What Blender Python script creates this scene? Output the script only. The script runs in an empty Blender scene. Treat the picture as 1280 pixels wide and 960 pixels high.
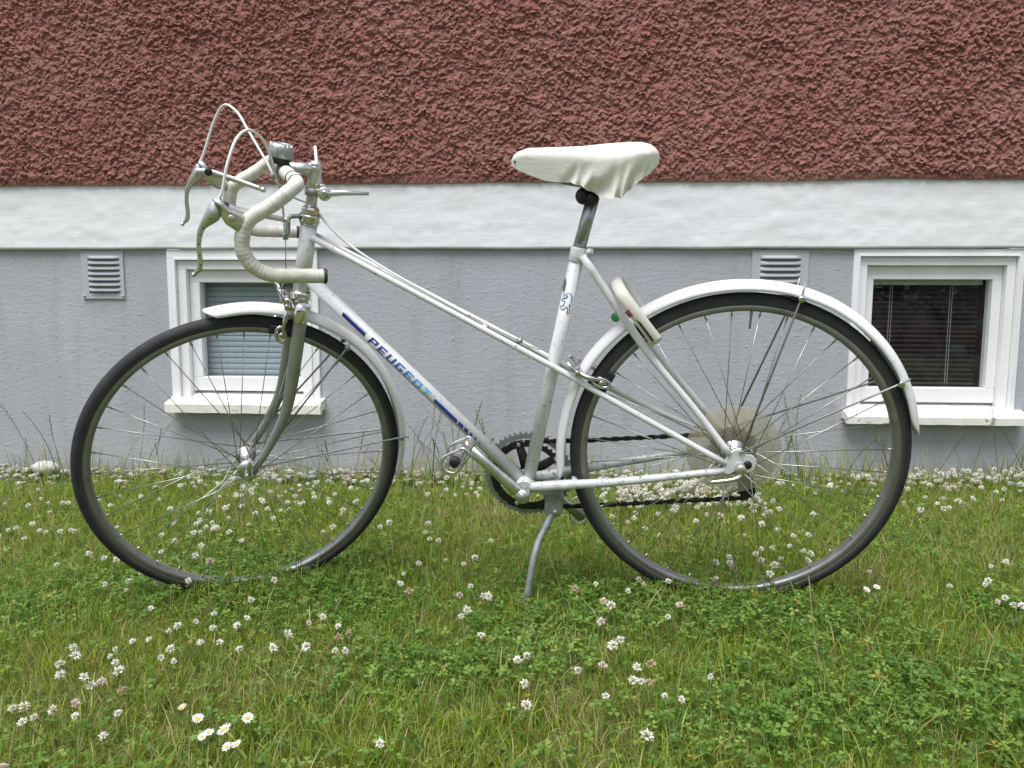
import bpy, bmesh, math, random
import numpy as np
from mathutils import Vector, Matrix

# ------------------------------------------------------------------ camera, sky, sun, exposure
scene = bpy.context.scene
COL = scene.collection
rad = math.radians


def camera_axes(pitch, roll, yaw):
    ca, sa, cp, sp = math.cos(yaw), math.sin(yaw), math.cos(pitch), math.sin(pitch)
    fwd = Vector((-sa * cp, ca * cp, -sp))
    right = Vector((ca, sa, 0))
    up = right.cross(fwd)
    return (math.cos(roll) * right + math.sin(roll) * up,
            -math.sin(roll) * right + math.cos(roll) * up, fwd)


cam_data = bpy.data.cameras.new("camera")
cam_data.sensor_width = 36.0
cam_data.lens = 961.0 / 1280.0 * 36.0
cam_data.clip_start = 0.05
cam_data.clip_end = 2000
cam = bpy.data.objects.new("camera", cam_data)
COL.objects.link(cam)
cr, cu, cf = camera_axes(0.11002, 0.00332, 0.06638)
cam.matrix_world = Matrix(((cr.x, cu.x, -cf.x, 0.0), (cr.y, cu.y, -cf.y, 0.0),
                           (cr.z, cu.z, -cf.z, 0.65157), (0, 0, 0, 1)))
scene.camera = cam

SUN_EL, SUN_AZ = rad(68), rad(205)      # azimuth of the sun seen from the bicycle, clockwise from +Y
world = bpy.data.worlds.new("World")
scene.world = world
world.use_nodes = True
wn, wlk = world.node_tree.nodes, world.node_tree.links
wn.clear()
w_out = wn.new("ShaderNodeOutputWorld")
w_bg = wn.new("ShaderNodeBackground")
w_hs = wn.new("ShaderNodeHueSaturation")
w_sky = wn.new("ShaderNodeTexSky")
w_sky.sky_type = 'NISHITA'
w_sky.sun_disc = False
w_sky.sun_elevation = SUN_EL
w_sky.sun_rotation = SUN_AZ
w_sky.air_density = 1.2
w_sky.dust_density = 1.5
w_hs.inputs["Saturation"].default_value = 0.44      # a white overcast sky
wlk.new(w_sky.outputs[0], w_hs.inputs["Color"])
wlk.new(w_hs.outputs[0], w_bg.inputs[0])
w_bg.inputs[1].default_value = 0.055
wlk.new(w_bg.outputs[0], w_out.inputs[0])

sun_d = bpy.data.lights.new("sun", 'SUN')
sun_d.energy = 1.5
sun_d.angle = rad(40)
sun_d.color = (1.0, 0.99, 0.975)
sun = bpy.data.objects.new("sun", sun_d)
COL.objects.link(sun)
sdir = Vector((math.sin(SUN_AZ) * math.cos(SUN_EL), math.cos(SUN_AZ) * math.cos(SUN_EL), math.sin(SUN_EL)))
sun.rotation_euler = sdir.to_track_quat('Z', 'Y').to_euler()
sun.location = sdir * 30

scene.view_settings.view_transform = 'Standard'
scene.view_settings.look = 'None'
scene.view_settings.exposure = 1.65
scene.view_settings.gamma = 1.0
scene.view_settings.use_curve_mapping = False
scene.cycles.max_bounces = 8
scene.cycles.transparent_max_bounces = 16
scene.cycles.use_denoising = True

random.seed(11)
RNG = np.random.default_rng(23)

# ------------------------------------------------------------------ materials
def new_mat(name):
    m = bpy.data.materials.new(name)
    m.use_nodes = True
    nt = m.node_tree
    return m, nt, nt.nodes["Principled BSDF"]


def noise(nt, scale, detail=4, rough=0.55, vec=None, dist=0.0):
    n = nt.nodes.new("ShaderNodeTexNoise")
    n.inputs["Scale"].default_value = scale
    n.inputs["Detail"].default_value = detail
    n.inputs["Roughness"].default_value = rough
    n.inputs["Distortion"].default_value = dist
    if vec is not None:
        nt.links.new(vec, n.inputs["Vector"])
    return n


def ramp(nt, fac, stops):
    r = nt.nodes.new("ShaderNodeValToRGB")
    el = r.color_ramp.elements
    while len(el) < len(stops):
        el.new(0.5)
    for e, (p, c) in zip(el, stops):
        e.position = p
        e.color = (*c, 1) if len(c) == 3 else c
    nt.links.new(fac, r.inputs[0])
    return r


def coords(nt, kind="Object"):
    return nt.nodes.new("ShaderNodeTexCoord").outputs[kind]


def mapping(nt, vec, scale):
    mp = nt.nodes.new("ShaderNodeMapping")
    mp.inputs["Scale"].default_value = scale
    nt.links.new(vec, mp.inputs["Vector"])
    return mp.outputs[0]


def bump(nt, bsdf, height, strength, dist, normal=None):
    b = nt.nodes.new("ShaderNodeBump")
    b.inputs["Strength"].default_value = strength
    b.inputs["Distance"].default_value = dist
    nt.links.new(height, b.inputs["Height"])
    if normal is not None:
        nt.links.new(normal, b.inputs["Normal"])
    nt.links.new(b.outputs[0], bsdf.inputs["Normal"])
    return b.outputs[0]


def mix_col(nt, fac, a, b):
    m = nt.nodes.new("ShaderNodeMix")
    m.data_type = 'RGBA'
    for sock, val in ((m.inputs[0], fac), (m.inputs[6], a), (m.inputs[7], b)):
        if isinstance(val, (int, float)):
            sock.default_value = val
        elif isinstance(val, tuple):
            sock.default_value = (*val, 1)
        else:
            nt.links.new(val, sock)
    return m.outputs[2]


def plain(name, col, rough=0.5, metal=0.0, var=0.12, scale=60.0, coat=0.0, dirt=None, dirt_amt=0.5, dirt_scale=45.0):
    """Principled surface with a little unevenness of tone and gloss; dirt = colour of specks."""
    m, nt, bs = new_mat(name)
    co = coords(nt)
    n = noise(nt, scale, 5, vec=co)
    lo = tuple(max(0, c * (1 - var)) for c in col)
    hi = tuple(min(1, c * (1 + var)) for c in col)
    out = ramp(nt, n.outputs[0], [(0.3, lo), (0.7, hi)]).outputs[0]
    if dirt:
        d1 = noise(nt, dirt_scale, 6, 0.7, co)
        f = ramp(nt, d1.outputs[0], [(1 - dirt_amt, (0, 0, 0)), (1 - dirt_amt + 0.14, (1, 1, 1))]).outputs[0]
        out = mix_col(nt, f, out, dirt)
    nt.links.new(out, bs.inputs["Base Color"])
    r = ramp(nt, noise(nt, scale * 0.6, 3, vec=co).outputs[0],
             [(0.3, (rough * 0.8,) * 3), (0.7, (min(1, rough * 1.25),) * 3)])
    nt.links.new(r.outputs[0], bs.inputs["Roughness"])
    bs.inputs["Metallic"].default_value = metal
    bs.inputs["Coat Weight"].default_value = coat
    bs.inputs["Coat Roughness"].default_value = 0.15
    return m


M = {}
M['paint'] = plain('white_frame_paint', (0.67, 0.672, 0.685), 0.36, var=0.06, scale=18, coat=0.2, dirt=(0.40, 0.39, 0.34), dirt_amt=0.40)
def add_chips(m, col, scale, thr, soft=0.03):
    nt = m.node_tree; bs = nt.nodes["Principled BSDF"]
    src = bs.inputs["Base Color"].links[0].from_socket
    f = ramp(nt, noise(nt, scale, 4, 0.6, coords(nt)).outputs[0], [(thr, (0, 0, 0)), (thr + soft, (1, 1, 1))]).outputs[0]
    nt.links.new(mix_col(nt, f, src, col), bs.inputs["Base Color"])


add_chips(M['paint'], (0.24, 0.20, 0.16), 133, 0.655)
M['paint_dirty'] = plain('dirty_frame_paint', (0.55, 0.57, 0.565), 0.42, var=0.12, scale=40, coat=0.15, dirt=(0.17, 0.165, 0.15), dirt_amt=0.46, dirt_scale=70)
M['fender'] = plain('white_fender_plastic', (0.765, 0.765, 0.78), 0.3, var=0.04, scale=12, coat=0.25, dirt=(0.5, 0.5, 0.45), dirt_amt=0.33)
add_chips(M['paint_dirty'], (0.10, 0.09, 0.075), 150, 0.62)
add_chips(M['fender'], (0.36, 0.35, 0.31), 90, 0.70, 0.08)
M['chrome'] = plain('chrome', (0.66, 0.66, 0.63), 0.14, 1.0, 0.08, 30)
M['fork_chrome'] = plain('fork_chrome', (0.34, 0.35, 0.355), 0.34, 0.75, 0.12, 25, dirt=(0.16, 0.15, 0.11), dirt_amt=0.36)
M['alloy'] = plain('brushed_alloy', (0.70, 0.70, 0.69), 0.42, 1.0, 0.12, 45, dirt=(0.3, 0.29, 0.27), dirt_amt=0.4)
M['rim'] = plain('rim_alloy', (0.27, 0.27, 0.265), 0.42, 0.7, 0.12, 40, dirt=(0.16, 0.15, 0.12), dirt_amt=0.42)
M['spoke'] = plain('spoke_steel', (0.45, 0.45, 0.42), 0.3, 0.9, 0.2, 30)
M['dull_steel'] = plain('dull_grey_steel', (0.33, 0.34, 0.35), 0.5, 0.6, 0.2, 50, dirt=(0.14, 0.13, 0.12), dirt_amt=0.42)
M['black'] = plain('black_plastic', (0.018, 0.018, 0.020), 0.45, var=0.3)
M['chain'] = plain('oily_chain_steel', (0.035, 0.032, 0.028), 0.5, 0.5, 0.5, 120)
M['ring_dark'] = plain('black_chainring', (0.022, 0.022, 0.022), 0.5, 0.2, 0.4, 60, dirt=(0.1, 0.095, 0.08), dirt_amt=0.4)
M['white_cable'] = plain('white_cable_sheath', (0.72, 0.73, 0.72), 0.4, var=0.06)
M['saddle'] = plain('white_vinyl', (0.80, 0.785, 0.735), 0.38, var=0.04, scale=14, coat=0.15, dirt=(0.58, 0.55, 0.45), dirt_amt=0.34, dirt_scale=22)
nt = M['saddle'].node_tree
bump(nt, nt.nodes["Principled BSDF"], noise(nt, 1.0, 4, 0.55, mapping(nt, coords(nt), (38, 30, 95)), 1.2).outputs[0], 0.16, 0.004)
M['lock'] = plain('yellowed_white_plastic', (0.70, 0.68, 0.60), 0.4, var=0.05, scale=20, dirt=(0.42, 0.39, 0.32), dirt_amt=0.36)
M['red'] = plain('red_plastic', (0.20, 0.045, 0.042), 0.45)
M['green'] = plain('green_plastic', (0.05, 0.33, 0.07), 0.45)
M['navy'] = plain('navy_decal', (0.028, 0.045, 0.26), 0.4, var=0.1)
M['bell_grey'] = plain('bell_grey', (0.36, 0.37, 0.38), 0.4, 0.6)
M['steel_thread'] = plain('steel_wire', (0.2, 0.2, 0.2), 0.4, 0.8, 0.1)
M['frame_white'] = plain('white_window_paint', (0.745, 0.74, 0.755), 0.45, var=0.05, scale=9, dirt=(0.5, 0.49, 0.45), dirt_amt=0.33, dirt_scale=25)
M['sill'] = plain('worn_sill_paint', (0.74, 0.72, 0.66), 0.55, var=0.08, scale=14, dirt=(0.46, 0.40, 0.31), dirt_amt=0.40, dirt_scale=20)
add_chips(M['sill'], (0.33, 0.26, 0.18), 38, 0.64, 0.06)
add_chips(M['frame_white'], (0.42, 0.40, 0.35), 60, 0.70, 0.05)
M['slat_pale'] = plain('pale_blue_slat', (0.38, 0.43, 0.48), 0.4, var=0.04)
M['slat_dark'] = plain('grey_slat', (0.032, 0.032, 0.033), 0.4, var=0.06)
M['rail'] = plain('blind_rail', (0.50, 0.53, 0.52), 0.4, var=0.04)
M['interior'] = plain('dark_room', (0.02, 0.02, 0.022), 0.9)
M['vent'] = plain('grey_vent_paint', (0.385, 0.395, 0.43), 0.55, var=0.05, scale=20)
M['vent_gap'] = plain('vent_shadow_box', (0.03, 0.03, 0.033), 0.8)

# tyre: black tread, grey-green side wall, thin pale line near the rim
m, nt, bs = new_mat('tyre_rubber')
co = coords(nt)
sep = nt.nodes.new("ShaderNodeSeparateXYZ"); nt.links.new(co, sep.inputs[0])
comb = nt.nodes.new("ShaderNodeCombineXYZ")
nt.links.new(sep.outputs[0], comb.inputs[0]); nt.links.new(sep.outputs[2], comb.inputs[2])
ln = nt.nodes.new("ShaderNodeVectorMath"); ln.operation = 'LENGTH'; nt.links.new(comb.outputs[0], ln.inputs[0])
mr = nt.nodes.new("ShaderNodeMapRange"); nt.links.new(ln.outputs["Value"], mr.inputs[0])
mr.inputs[1].default_value = 0.310; mr.inputs[2].default_value = 0.342
cr_ = ramp(nt, mr.outputs[0], [(0.0, (0.040, 0.039, 0.033)), (0.20, (0.036, 0.035, 0.031)), (0.24, (0.13, 0.12, 0.085)),
                               (0.29, (0.046, 0.046, 0.044)), (0.44, (0.040, 0.041, 0.041)), (0.50, (0.024, 0.025, 0.028)), (1.0, (0.031, 0.032, 0.036))])
dn = noise(nt, 30, 6, 0.7, co)
dust = ramp(nt, dn.outputs[0], [(0.45, (0, 0, 0)), (0.75, (0.22, 0.22, 0.22))])
nt.links.new(mix_col(nt, dust.outputs[0], cr_.outputs[0], (0.10, 0.098, 0.085)), bs.inputs["Base Color"])
bs.inputs["Roughness"].default_value = 0.72
bs.inputs["Specular IOR Level"].default_value = 0.3
bump(nt, bs, noise(nt, 260, 3, vec=co).outputs[0], 0.25, 0.002)
M['tyre'] = m

# handlebar tape: cream cloth gone grey at the edges of each turn
M['tape'] = plain('cream_bar_tape', (0.66, 0.64, 0.57), 0.55, var=0.12, scale=70, dirt=(0.30, 0.27, 0.21), dirt_amt=0.42, dirt_scale=40)

# amber spoke protector: see-through plastic
m, nt, bs = new_mat('amber_plastic')
co = coords(nt)
nt.links.new(ramp(nt, noise(nt, 25, 5, vec=co).outputs[0], [(0.3, (0.49, 0.44, 0.31)), (0.7, (0.59, 0.54, 0.40))]).outputs[0], bs.inputs["Base Color"])
bs.inputs["Roughness"].default_value = 0.3
bs.inputs["Alpha"].default_value = 0.42
M['amber'] = m

# decal colour running from navy to light blue along the tube (vertex colour "tone")
def tone_mat(name, a, b_, c):
    m, nt, bs = new_mat(name)
    at = nt.nodes.new("ShaderNodeAttribute"); at.attribute_name = "tone"
    nt.links.new(ramp(nt, at.outputs["Fac"], [(0.0, a), (0.5, b_), (1.0, c)]).outputs[0], bs.inputs["Base Color"])
    bs.inputs["Roughness"].default_value = 0.4
    return m


M['letter'] = tone_mat('decal_blue_fade', (0.045, 0.05, 0.26), (0.045, 0.14, 0.52), (0.14, 0.48, 0.86))
M['emblem'] = tone_mat('emblem_blue_fade', (0.02, 0.05, 0.13), (0.05, 0.18, 0.36), (0.12, 0.38, 0.62))
M['pale_blue'] = plain('pale_blue_decal', (0.50, 0.66, 0.80), 0.4, var=0.04)

# glass pane: thin sheet that mirrors by Fresnel and lets the rest through, faint dust
m = bpy.data.materials.new('window_glass'); m.use_nodes = True
nt = m.node_tree; nt.nodes.clear()
o_ = nt.nodes.new("ShaderNodeOutputMaterial")
tr = nt.nodes.new("ShaderNodeBsdfTransparent"); tr.inputs[0].default_value = (0.90, 0.93, 0.93, 1)
gl = nt.nodes.new("ShaderNodeBsdfGlossy"); gl.inputs["Roughness"].default_value = 0.01
fr = nt.nodes.new("ShaderNodeFresnel")
ge = nt.nodes.new("ShaderNodeNewGeometry")
mi = nt.nodes.new("ShaderNodeMapRange"); mi.inputs[3].default_value = 1.6; mi.inputs[4].default_value = 1 / 1.6     # a pane mirrors alike from both faces
nt.links.new(ge.outputs["Backfacing"], mi.inputs[0]); nt.links.new(mi.outputs[0], fr.inputs[0])
mx = nt.nodes.new("ShaderNodeMixShader")
nt.links.new(fr.outputs[0], mx.inputs[0]); nt.links.new(tr.outputs[0], mx.inputs[1]); nt.links.new(gl.outputs[0], mx.inputs[2])
df = nt.nodes.new("ShaderNodeBsdfDiffuse"); df.inputs[0].default_value = (0.5, 0.5, 0.48, 1)
mx2 = nt.nodes.new("ShaderNodeMixShader")
dr = ramp(nt, noise(nt, 9, 7, 0.7, coords(nt)).outputs[0], [(0.4, (0.012,) * 3), (0.8, (0.06,) * 3)])
nt.links.new(dr.outputs[0], mx2.inputs[0]); nt.links.new(mx.outputs[0], mx2.inputs[1]); nt.links.new(df.outputs[0], mx2.inputs[2])
nt.links.new(mx2.outputs[0], o_.inputs[0])
M['glass'] = m

# rough red render
m, nt, bs = new_mat('red_roughcast')
co = coords(nt)
n1 = noise(nt, 130, 8, 0.78, co)
n2 = noise(nt, 2.6, 5, 0.6, co)
c1 = ramp(nt, n1.outputs[0], [(0.32, (0.215, 0.084, 0.067)), (0.52, (0.320, 0.135, 0.110)), (0.70, (0.440, 0.215, 0.180))])
c2 = ramp(nt, n2.outputs[0], [(0.35, (0, 0, 0)), (0.7, (0.55, 0.55, 0.55))])
nt.links.new(mix_col(nt, c2.outputs[0], c1.outputs[0], (0.36, 0.185, 0.158)), bs.inputs["Base Color"])
bs.inputs["Roughness"].default_value = 0.92
bs.inputs["Specular IOR Level"].default_value = 0.2
bump(nt, bs, noise(nt, 300, 5, 0.75, co).outputs[0], 1.0, 0.005)
M['red_render'] = m

# white plaster band with horizontal brush marks
m, nt, bs = new_mat('white_plaster')
co = coords(nt)
st = noise(nt, 1.0, 6, 0.65, mapping(nt, co, (9, 40, 90)), 0.4)
n2 = noise(nt, 2.2, 6, 0.65, mapping(nt, co, (1, 1, 2.5)))
cA = ramp(nt, n2.outputs[0], [(0.30, (0.675, 0.672, 0.695)), (0.5, (0.725, 0.722, 0.748)), (0.72, (0.75, 0.748, 0.775))])
nt.links.new(cA.outputs[0], bs.inputs["Base Color"])
bs.inputs["Roughness"].default_value = 0.8
b1 = bump(nt, bs, st.outputs[0], 0.15, 0.006)
bump(nt, bs, noise(nt, 150, 4, 0.6, co).outputs[0], 0.2, 0.002, b1)
M['white_plaster'] = m

# grey plinth paint with pits, crumbs and brush marks
m, nt, bs = new_mat('grey_plinth')
co = coords(nt)
n2 = noise(nt, 3.0, 6, 0.6, co)
cA = ramp(nt, n2.outputs[0], [(0.25, (0.335, 0.340, 0.372)), (0.5, (0.365, 0.370, 0.405)), (0.75, (0.40, 0.402, 0.438))])
stn = noise(nt, 1.0, 5, 0.6, mapping(nt, co, (14, 14, 2.2)))
sm = ramp(nt, stn.outputs[0], [(0.50, (0, 0, 0)), (0.74, (0.62, 0.62, 0.62))])
nt.links.new(mix_col(nt, sm.outputs[0], cA.outputs[0], (0.30, 0.305, 0.30)), bs.inputs["Base Color"])
bs.inputs["Roughness"].default_value = 0.7
ho = noise(nt, 1.0, 6, 0.62, mapping(nt, co, (28, 30, 75)), 0.5)
b1 = bump(nt, bs, ho.outputs[0], 0.30, 0.006)
vo = noise(nt, 95, 3, 0.5, co)
pit = ramp(nt, vo.outputs[0], [(0.28, (0, 0, 0)), (0.36, (1, 1, 1))])
b2 = bump(nt, bs, pit.outputs[0], 0.35, 0.004, b1)
crumb = ramp(nt, noise(nt, 60, 3, 0.55, co).outputs[0], [(0.60, (0, 0, 0)), (0.70, (1, 1, 1))])
bump(nt, bs, crumb.outputs[0], 0.4, 0.004, b2)
M['plinth'] = m

# lawn soil and thatch
m, nt, bs = new_mat('soil')
co = coords(nt)
c1 = ramp(nt, noise(nt, 55, 8, 0.7, co).outputs[0], [(0.3, (0.060, 0.072, 0.020)), (0.55, (0.125, 0.140, 0.038)), (0.75, (0.22, 0.21, 0.085))])
nt.links.new(c1.outputs[0], bs.inputs["Base Color"])
bs.inputs["Roughness"].default_value = 0.95
bump(nt, bs, noise(nt, 120, 5, 0.7, co).outputs[0], 0.8, 0.01)
M['soil'] = m
M['asphalt'] = plain('asphalt', (0.05, 0.05, 0.052), 0.85, var=0.25, scale=40)


def leafy(name, translucent=0.4):
    """Foliage coloured by the vertex colour of each blade or leaf."""
    m = bpy.data.materials.new(name); m.use_nodes = True
    nt = m.node_tree; nt.nodes.clear()
    out = nt.nodes.new("ShaderNodeOutputMaterial")
    at = nt.nodes.new("ShaderNodeAttribute"); at.attribute_name = "tint"
    d = nt.nodes.new("ShaderNodeBsdfPrincipled"); d.inputs["Roughness"].default_value = 0.5
    d.inputs["Specular IOR Level"].default_value = 0.35
    t = nt.nodes.new("ShaderNodeBsdfTranslucent")
    mx = nt.nodes.new("ShaderNodeMixShader"); mx.inputs[0].default_value = translucent
    nt.links.new(at.outputs["Color"], d.inputs["Base Color"]); nt.links.new(at.outputs["Color"], t.inputs[0])
    nt.links.new(d.outputs[0], mx.inputs[1]); nt.links.new(t.outputs[0], mx.inputs[2])
    nt.links.new(mx.outputs[0], out.inputs[0])
    return m


M['grass'] = leafy('grass_blades', 0.54)
M['clover'] = leafy('clover_leaves', 0.44)
M['petal'] = leafy('flower_petals', 0.2)
M['stalk'] = leafy('dry_grass_stalks', 0.2)

# stones
m, nt, bs = new_mat('stone')
co = coords(nt)
oi = nt.nodes.new("ShaderNodeAttribute"); oi.attribute_name = "tint"
sn = ramp(nt, noise(nt, 80, 5, 0.6, co).outputs[0], [(0.3, (0.6, 0.6, 0.6)), (0.7, (1, 1, 1))])
ml = nt.nodes.new("ShaderNodeMix"); ml.data_type = 'RGBA'; ml.blend_type = 'MULTIPLY'; ml.inputs[0].default_value = 1
nt.links.new(oi.outputs["Color"], ml.inputs[6]); nt.links.new(sn.outputs[0], ml.inputs[7])
nt.links.new(ml.outputs[2], bs.inputs["Base Color"]); bs.inputs["Roughness"].default_value = 0.85
M['stone'] = m

# ------------------------------------------------------------------ mesh helpers
def empty(name, parent=None, loc=(0, 0, 0), rot=None):
    o = bpy.data.objects.new(name, None)
    o.empty_display_size = 0.1
    COL.objects.link(o)
    o.parent = parent
    if rot is not None:
        o.matrix_local = Matrix.Translation(loc) @ rot.to_4x4()
    else:
        o.location = loc
    return o


def tag(o, label=None, cat=None, group=None, kind=None):
    for k, v in (("label", label), ("category", cat), ("group", group), ("kind", kind)):
        if v:
            o[k] = v
    return o


def link_mesh(name, me, parent=None):
    o = bpy.data.objects.new(name, me)
    COL.objects.link(o)
    o.parent = parent
    return o


class MB:
    """Collects shapes; build() links them as ONE mesh object."""

    def __init__(self):
        self.v, self.f, self.s = [], [], []

    def add(self, verts, faces, smooth=True):
        n = len(self.v)
        self.v.extend([tuple(p) for p in verts])
        self.f.extend([tuple(i + n for i in f) for f in faces])
        self.s.extend([smooth] * len(faces))
        return self

    def mesh(self, name, mat):
        me = bpy.data.meshes.new(name)
        me.from_pydata(self.v, [], self.f)
        me.polygons.foreach_set("use_smooth", self.s)
        me.materials.append(M[mat] if isinstance(mat, str) else mat)
        me.update()
        return me

    def build(self, name, mat, parent=None):
        return link_mesh(name, self.mesh(name, mat), parent)

    def tube(self, pts, r, n=12, cap=True, flat=None, flat_axis=None):
        """Sweep along pts; r scalar or per-point; flat scales the section along flat_axis."""
        P = [Vector(p) for p in pts]
        k = len(P)
        R = [float(r)] * k if isinstance(r, (int, float)) else [float(q) for q in r]
        verts = []
        t0 = (P[1] - P[0]).normalized()
        ref = Vector(flat_axis) if flat_axis is not None else (Vector((0, 1, 0)) if abs(t0.y) < 0.9 else Vector((0, 0, 1)))
        nrm = (ref - ref.dot(t0) * t0).normalized()
        for i in range(k):
            t = (P[min(i + 1, k - 1)] - P[max(i - 1, 0)]).normalized()
            nrm = (nrm - nrm.dot(t) * t).normalized()
            bn = t.cross(nrm)
            for j in range(n):
                a = 2 * math.pi * j / n
                fs = flat if flat is not None else 1.0
                verts.append(P[i] + R[i] * (math.cos(a) * fs * nrm + math.sin(a) * bn))
        faces = [(i * n + j, i * n + (j + 1) % n, (i + 1) * n + (j + 1) % n, (i + 1) * n + j) for i in range(k - 1) for j in range(n)]
        self.add(verts, faces)
        if cap:
            base = len(self.v) - len(verts)
            self.f.append(tuple(base + j for j in range(n))[::-1]); self.s.append(False)
            self.f.append(tuple(base + (k - 1) * n + j for j in range(n))); self.s.append(False)
        return self

    def lathe(self, prof, origin, axis, n=32, closed=False, smooth=True, caps=True):
        """prof = [(radius, offset along axis)]; closed joins last to first (a ring)."""
        ax = Vector(axis).normalized(); o = Vector(origin)
        e1 = ax.orthogonal().normalized(); e2 = ax.cross(e1)
        k = len(prof)
        verts = [o + ax * h + rr * (math.cos(2 * math.pi * j / n) * e1 + math.sin(2 * math.pi * j / n) * e2) for rr, h in prof for j in range(n)]
        rows = k if closed else k - 1
        faces = [(i * n + j, i * n + (j + 1) % n, ((i + 1) % k) * n + (j + 1) % n, ((i + 1) % k) * n + j) for i in range(rows) for j in range(n)]
        self.add(verts, faces, smooth)
        if not closed and caps:
            base = len(self.v) - len(verts)
            if prof[0][0] > 1e-6:
                self.f.append(tuple(base + j for j in range(n))[::-1]); self.s.append(False)
            if prof[-1][0] > 1e-6:
                self.f.append(tuple(base + (k - 1) * n + j for j in range(n))); self.s.append(False)
        return self

    def cyl(self, p0, p1, r, n=20, r1=None):
        p0, p1 = Vector(p0), Vector(p1)
        L_ = (p1 - p0).length
        r1 = r if r1 is None else r1
        b = min(0.0008, L_ * 0.2, r * 0.3)
        return self.lathe([(0, 0), (r - b, 0), (r, b), (r1, L_ - b), (r1 - b, L_), (0, L_)], p0, p1 - p0, n, smooth=False if n < 9 else True)

    def box(self, c, ex, ey, ez, bevel=0.0):
        """c centre; ex, ey, ez half-extent vectors; bevel = corner cut as a fraction."""
        c, ex, ey, ez = Vector(c), Vector(ex), Vector(ey), Vector(ez)
        if bevel <= 0:
            vs = [c + sx * ex + sy * ey + sz * ez for sx in (-1, 1) for sy in (-1, 1) for sz in (-1, 1)]
            return self.add(vs, [(0, 1, 3, 2), (4, 6, 7, 5), (0, 4, 5, 1), (2, 3, 7, 6), (0, 2, 6, 4), (1, 5, 7, 3)], False)
        m_ = min(ex.length, ey.length, ez.length) * bevel
        bx, by, bz = [1 - m_ / e.length for e in (ex, ey, ez)]
        vs, idx = [], {}
        for sx in (-1, 1):
            for sy in (-1, 1):
                for sz in (-1, 1):
                    for w_, (fx, fy, fz) in enumerate(((1, by, bz), (bx, 1, bz), (bx, by, 1))):
                        idx[(sx, sy, sz, w_)] = len(vs)
                        vs.append(c + sx * fx * ex + sy * fy * ey + sz * fz * ez)
        fs = []
        g = lambda sx, sy, sz, w_: idx[(sx, sy, sz, w_)]
        for s in (-1, 1):
            fs.append([g(s, -1, -1, 0), g(s, 1, -1, 0), g(s, 1, 1, 0), g(s, -1, 1, 0)])
            fs.append([g(-1, s, -1, 1), g(1, s, -1, 1), g(1, s, 1, 1), g(-1, s, 1, 1)])
            fs.append([g(-1, -1, s, 2), g(1, -1, s, 2), g(1, 1, s, 2), g(-1, 1, s, 2)])
        for a in (-1, 1):
            for b in (-1, 1):
                fs.append([g(-1, a, b, 1), g(1, a, b, 1), g(1, a, b, 2), g(-1, a, b, 2)])
                fs.append([g(a, -1, b, 0), g(a, 1, b, 0), g(a, 1, b, 2), g(a, -1, b, 2)])
                fs.append([g(a, b, -1, 0), g(a, b, 1, 0), g(a, b, 1, 1), g(a, b, -1, 1)])
                for s in (-1, 1):
                    pass
        for sx in (-1, 1):
            for sy in (-1, 1):
                for sz in (-1, 1):
                    fs.append([g(sx, sy, sz, 0), g(sx, sy, sz, 1), g(sx, sy, sz, 2)])
        me_c = c
        out = []
        for f in fs:                                      # face normals outward
            p = [vs[i] for i in f]
            nn = (p[1] - p[0]).cross(p[2] - p[0])
            mid = sum(p, Vector()) / len(p)
            out.append(tuple(f) if nn.dot(mid - me_c) > 0 else tuple(f[::-1]))
        return self.add(vs, out, False)

    def plate(self, outline, to3, w0, w1, smooth=False, bevel=0.0):
        """Extrude a closed 2-D outline between lateral w0 and w1 through to3(u, v, w)."""
        n = len(outline)
        if bevel > 0:
            cx = sum(p[0] for p in outline) / n; cy = sum(p[1] for p in outline) / n
            def shrink(p):
                d = math.hypot(p[0] - cx, p[1] - cy) or 1
                k = max(0.2, 1 - bevel / d)
                return (cx + (p[0] - cx) * k, cy + (p[1] - cy) * k)
            inner = [shrink(p) for p in outline]
            sgn = 1 if w1 > w0 else -1
            layers = [(inner, w0), (outline, w0 + sgn * bevel), (outline, w1 - sgn * bevel), (inner, w1)]
        else:
            layers = [(outline, w0), (outline, w1)]
        vs = [to3(p[0], p[1], w) for ol, w in layers for p in ol]
        fs = [(i * n + j, i * n + (j + 1) % n, (i + 1) * n + (j + 1) % n, (i + 1) * n + j) for i in range(len(layers) - 1) for j in range(n)]
        self.add(vs, fs, smooth)
        base = len(self.v) - len(vs)
        self.f.append(tuple(base + j for j in range(n))[::-1]); self.s.append(False)
        self.f.append(tuple(base + (len(layers) - 1) * n + j for j in range(n))); self.s.append(False)
        return self


def fix_normals(o):
    bm = bmesh.new(); bm.from_mesh(o.data)
    bmesh.ops.recalc_face_normals(bm, faces=bm.faces)
    bm.to_mesh(o.data); bm.free()
    return o


def spline(pts, k=8):
    """Catmull-Rom through pts, k samples per span."""
    P = [Vector(p) for p in pts]
    P = [P[0] * 2 - P[1]] + P + [P[-1] * 2 - P[-2]]
    out = []
    for i in range(1, len(P) - 2):
        for j in range(k):
            t = j / k
            a, b, c, d = P[i - 1], P[i], P[i + 1], P[i + 2]
            out.append(0.5 * ((2 * b) + (c - a) * t + (2 * a - 5 * b + 4 * c - d) * t * t + (3 * b - a - 3 * c + d) * t ** 3))
    out.append(P[-2])
    return out


def lerp_list(xs, ys, x):
    return float(np.interp(x, xs, ys))


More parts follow.
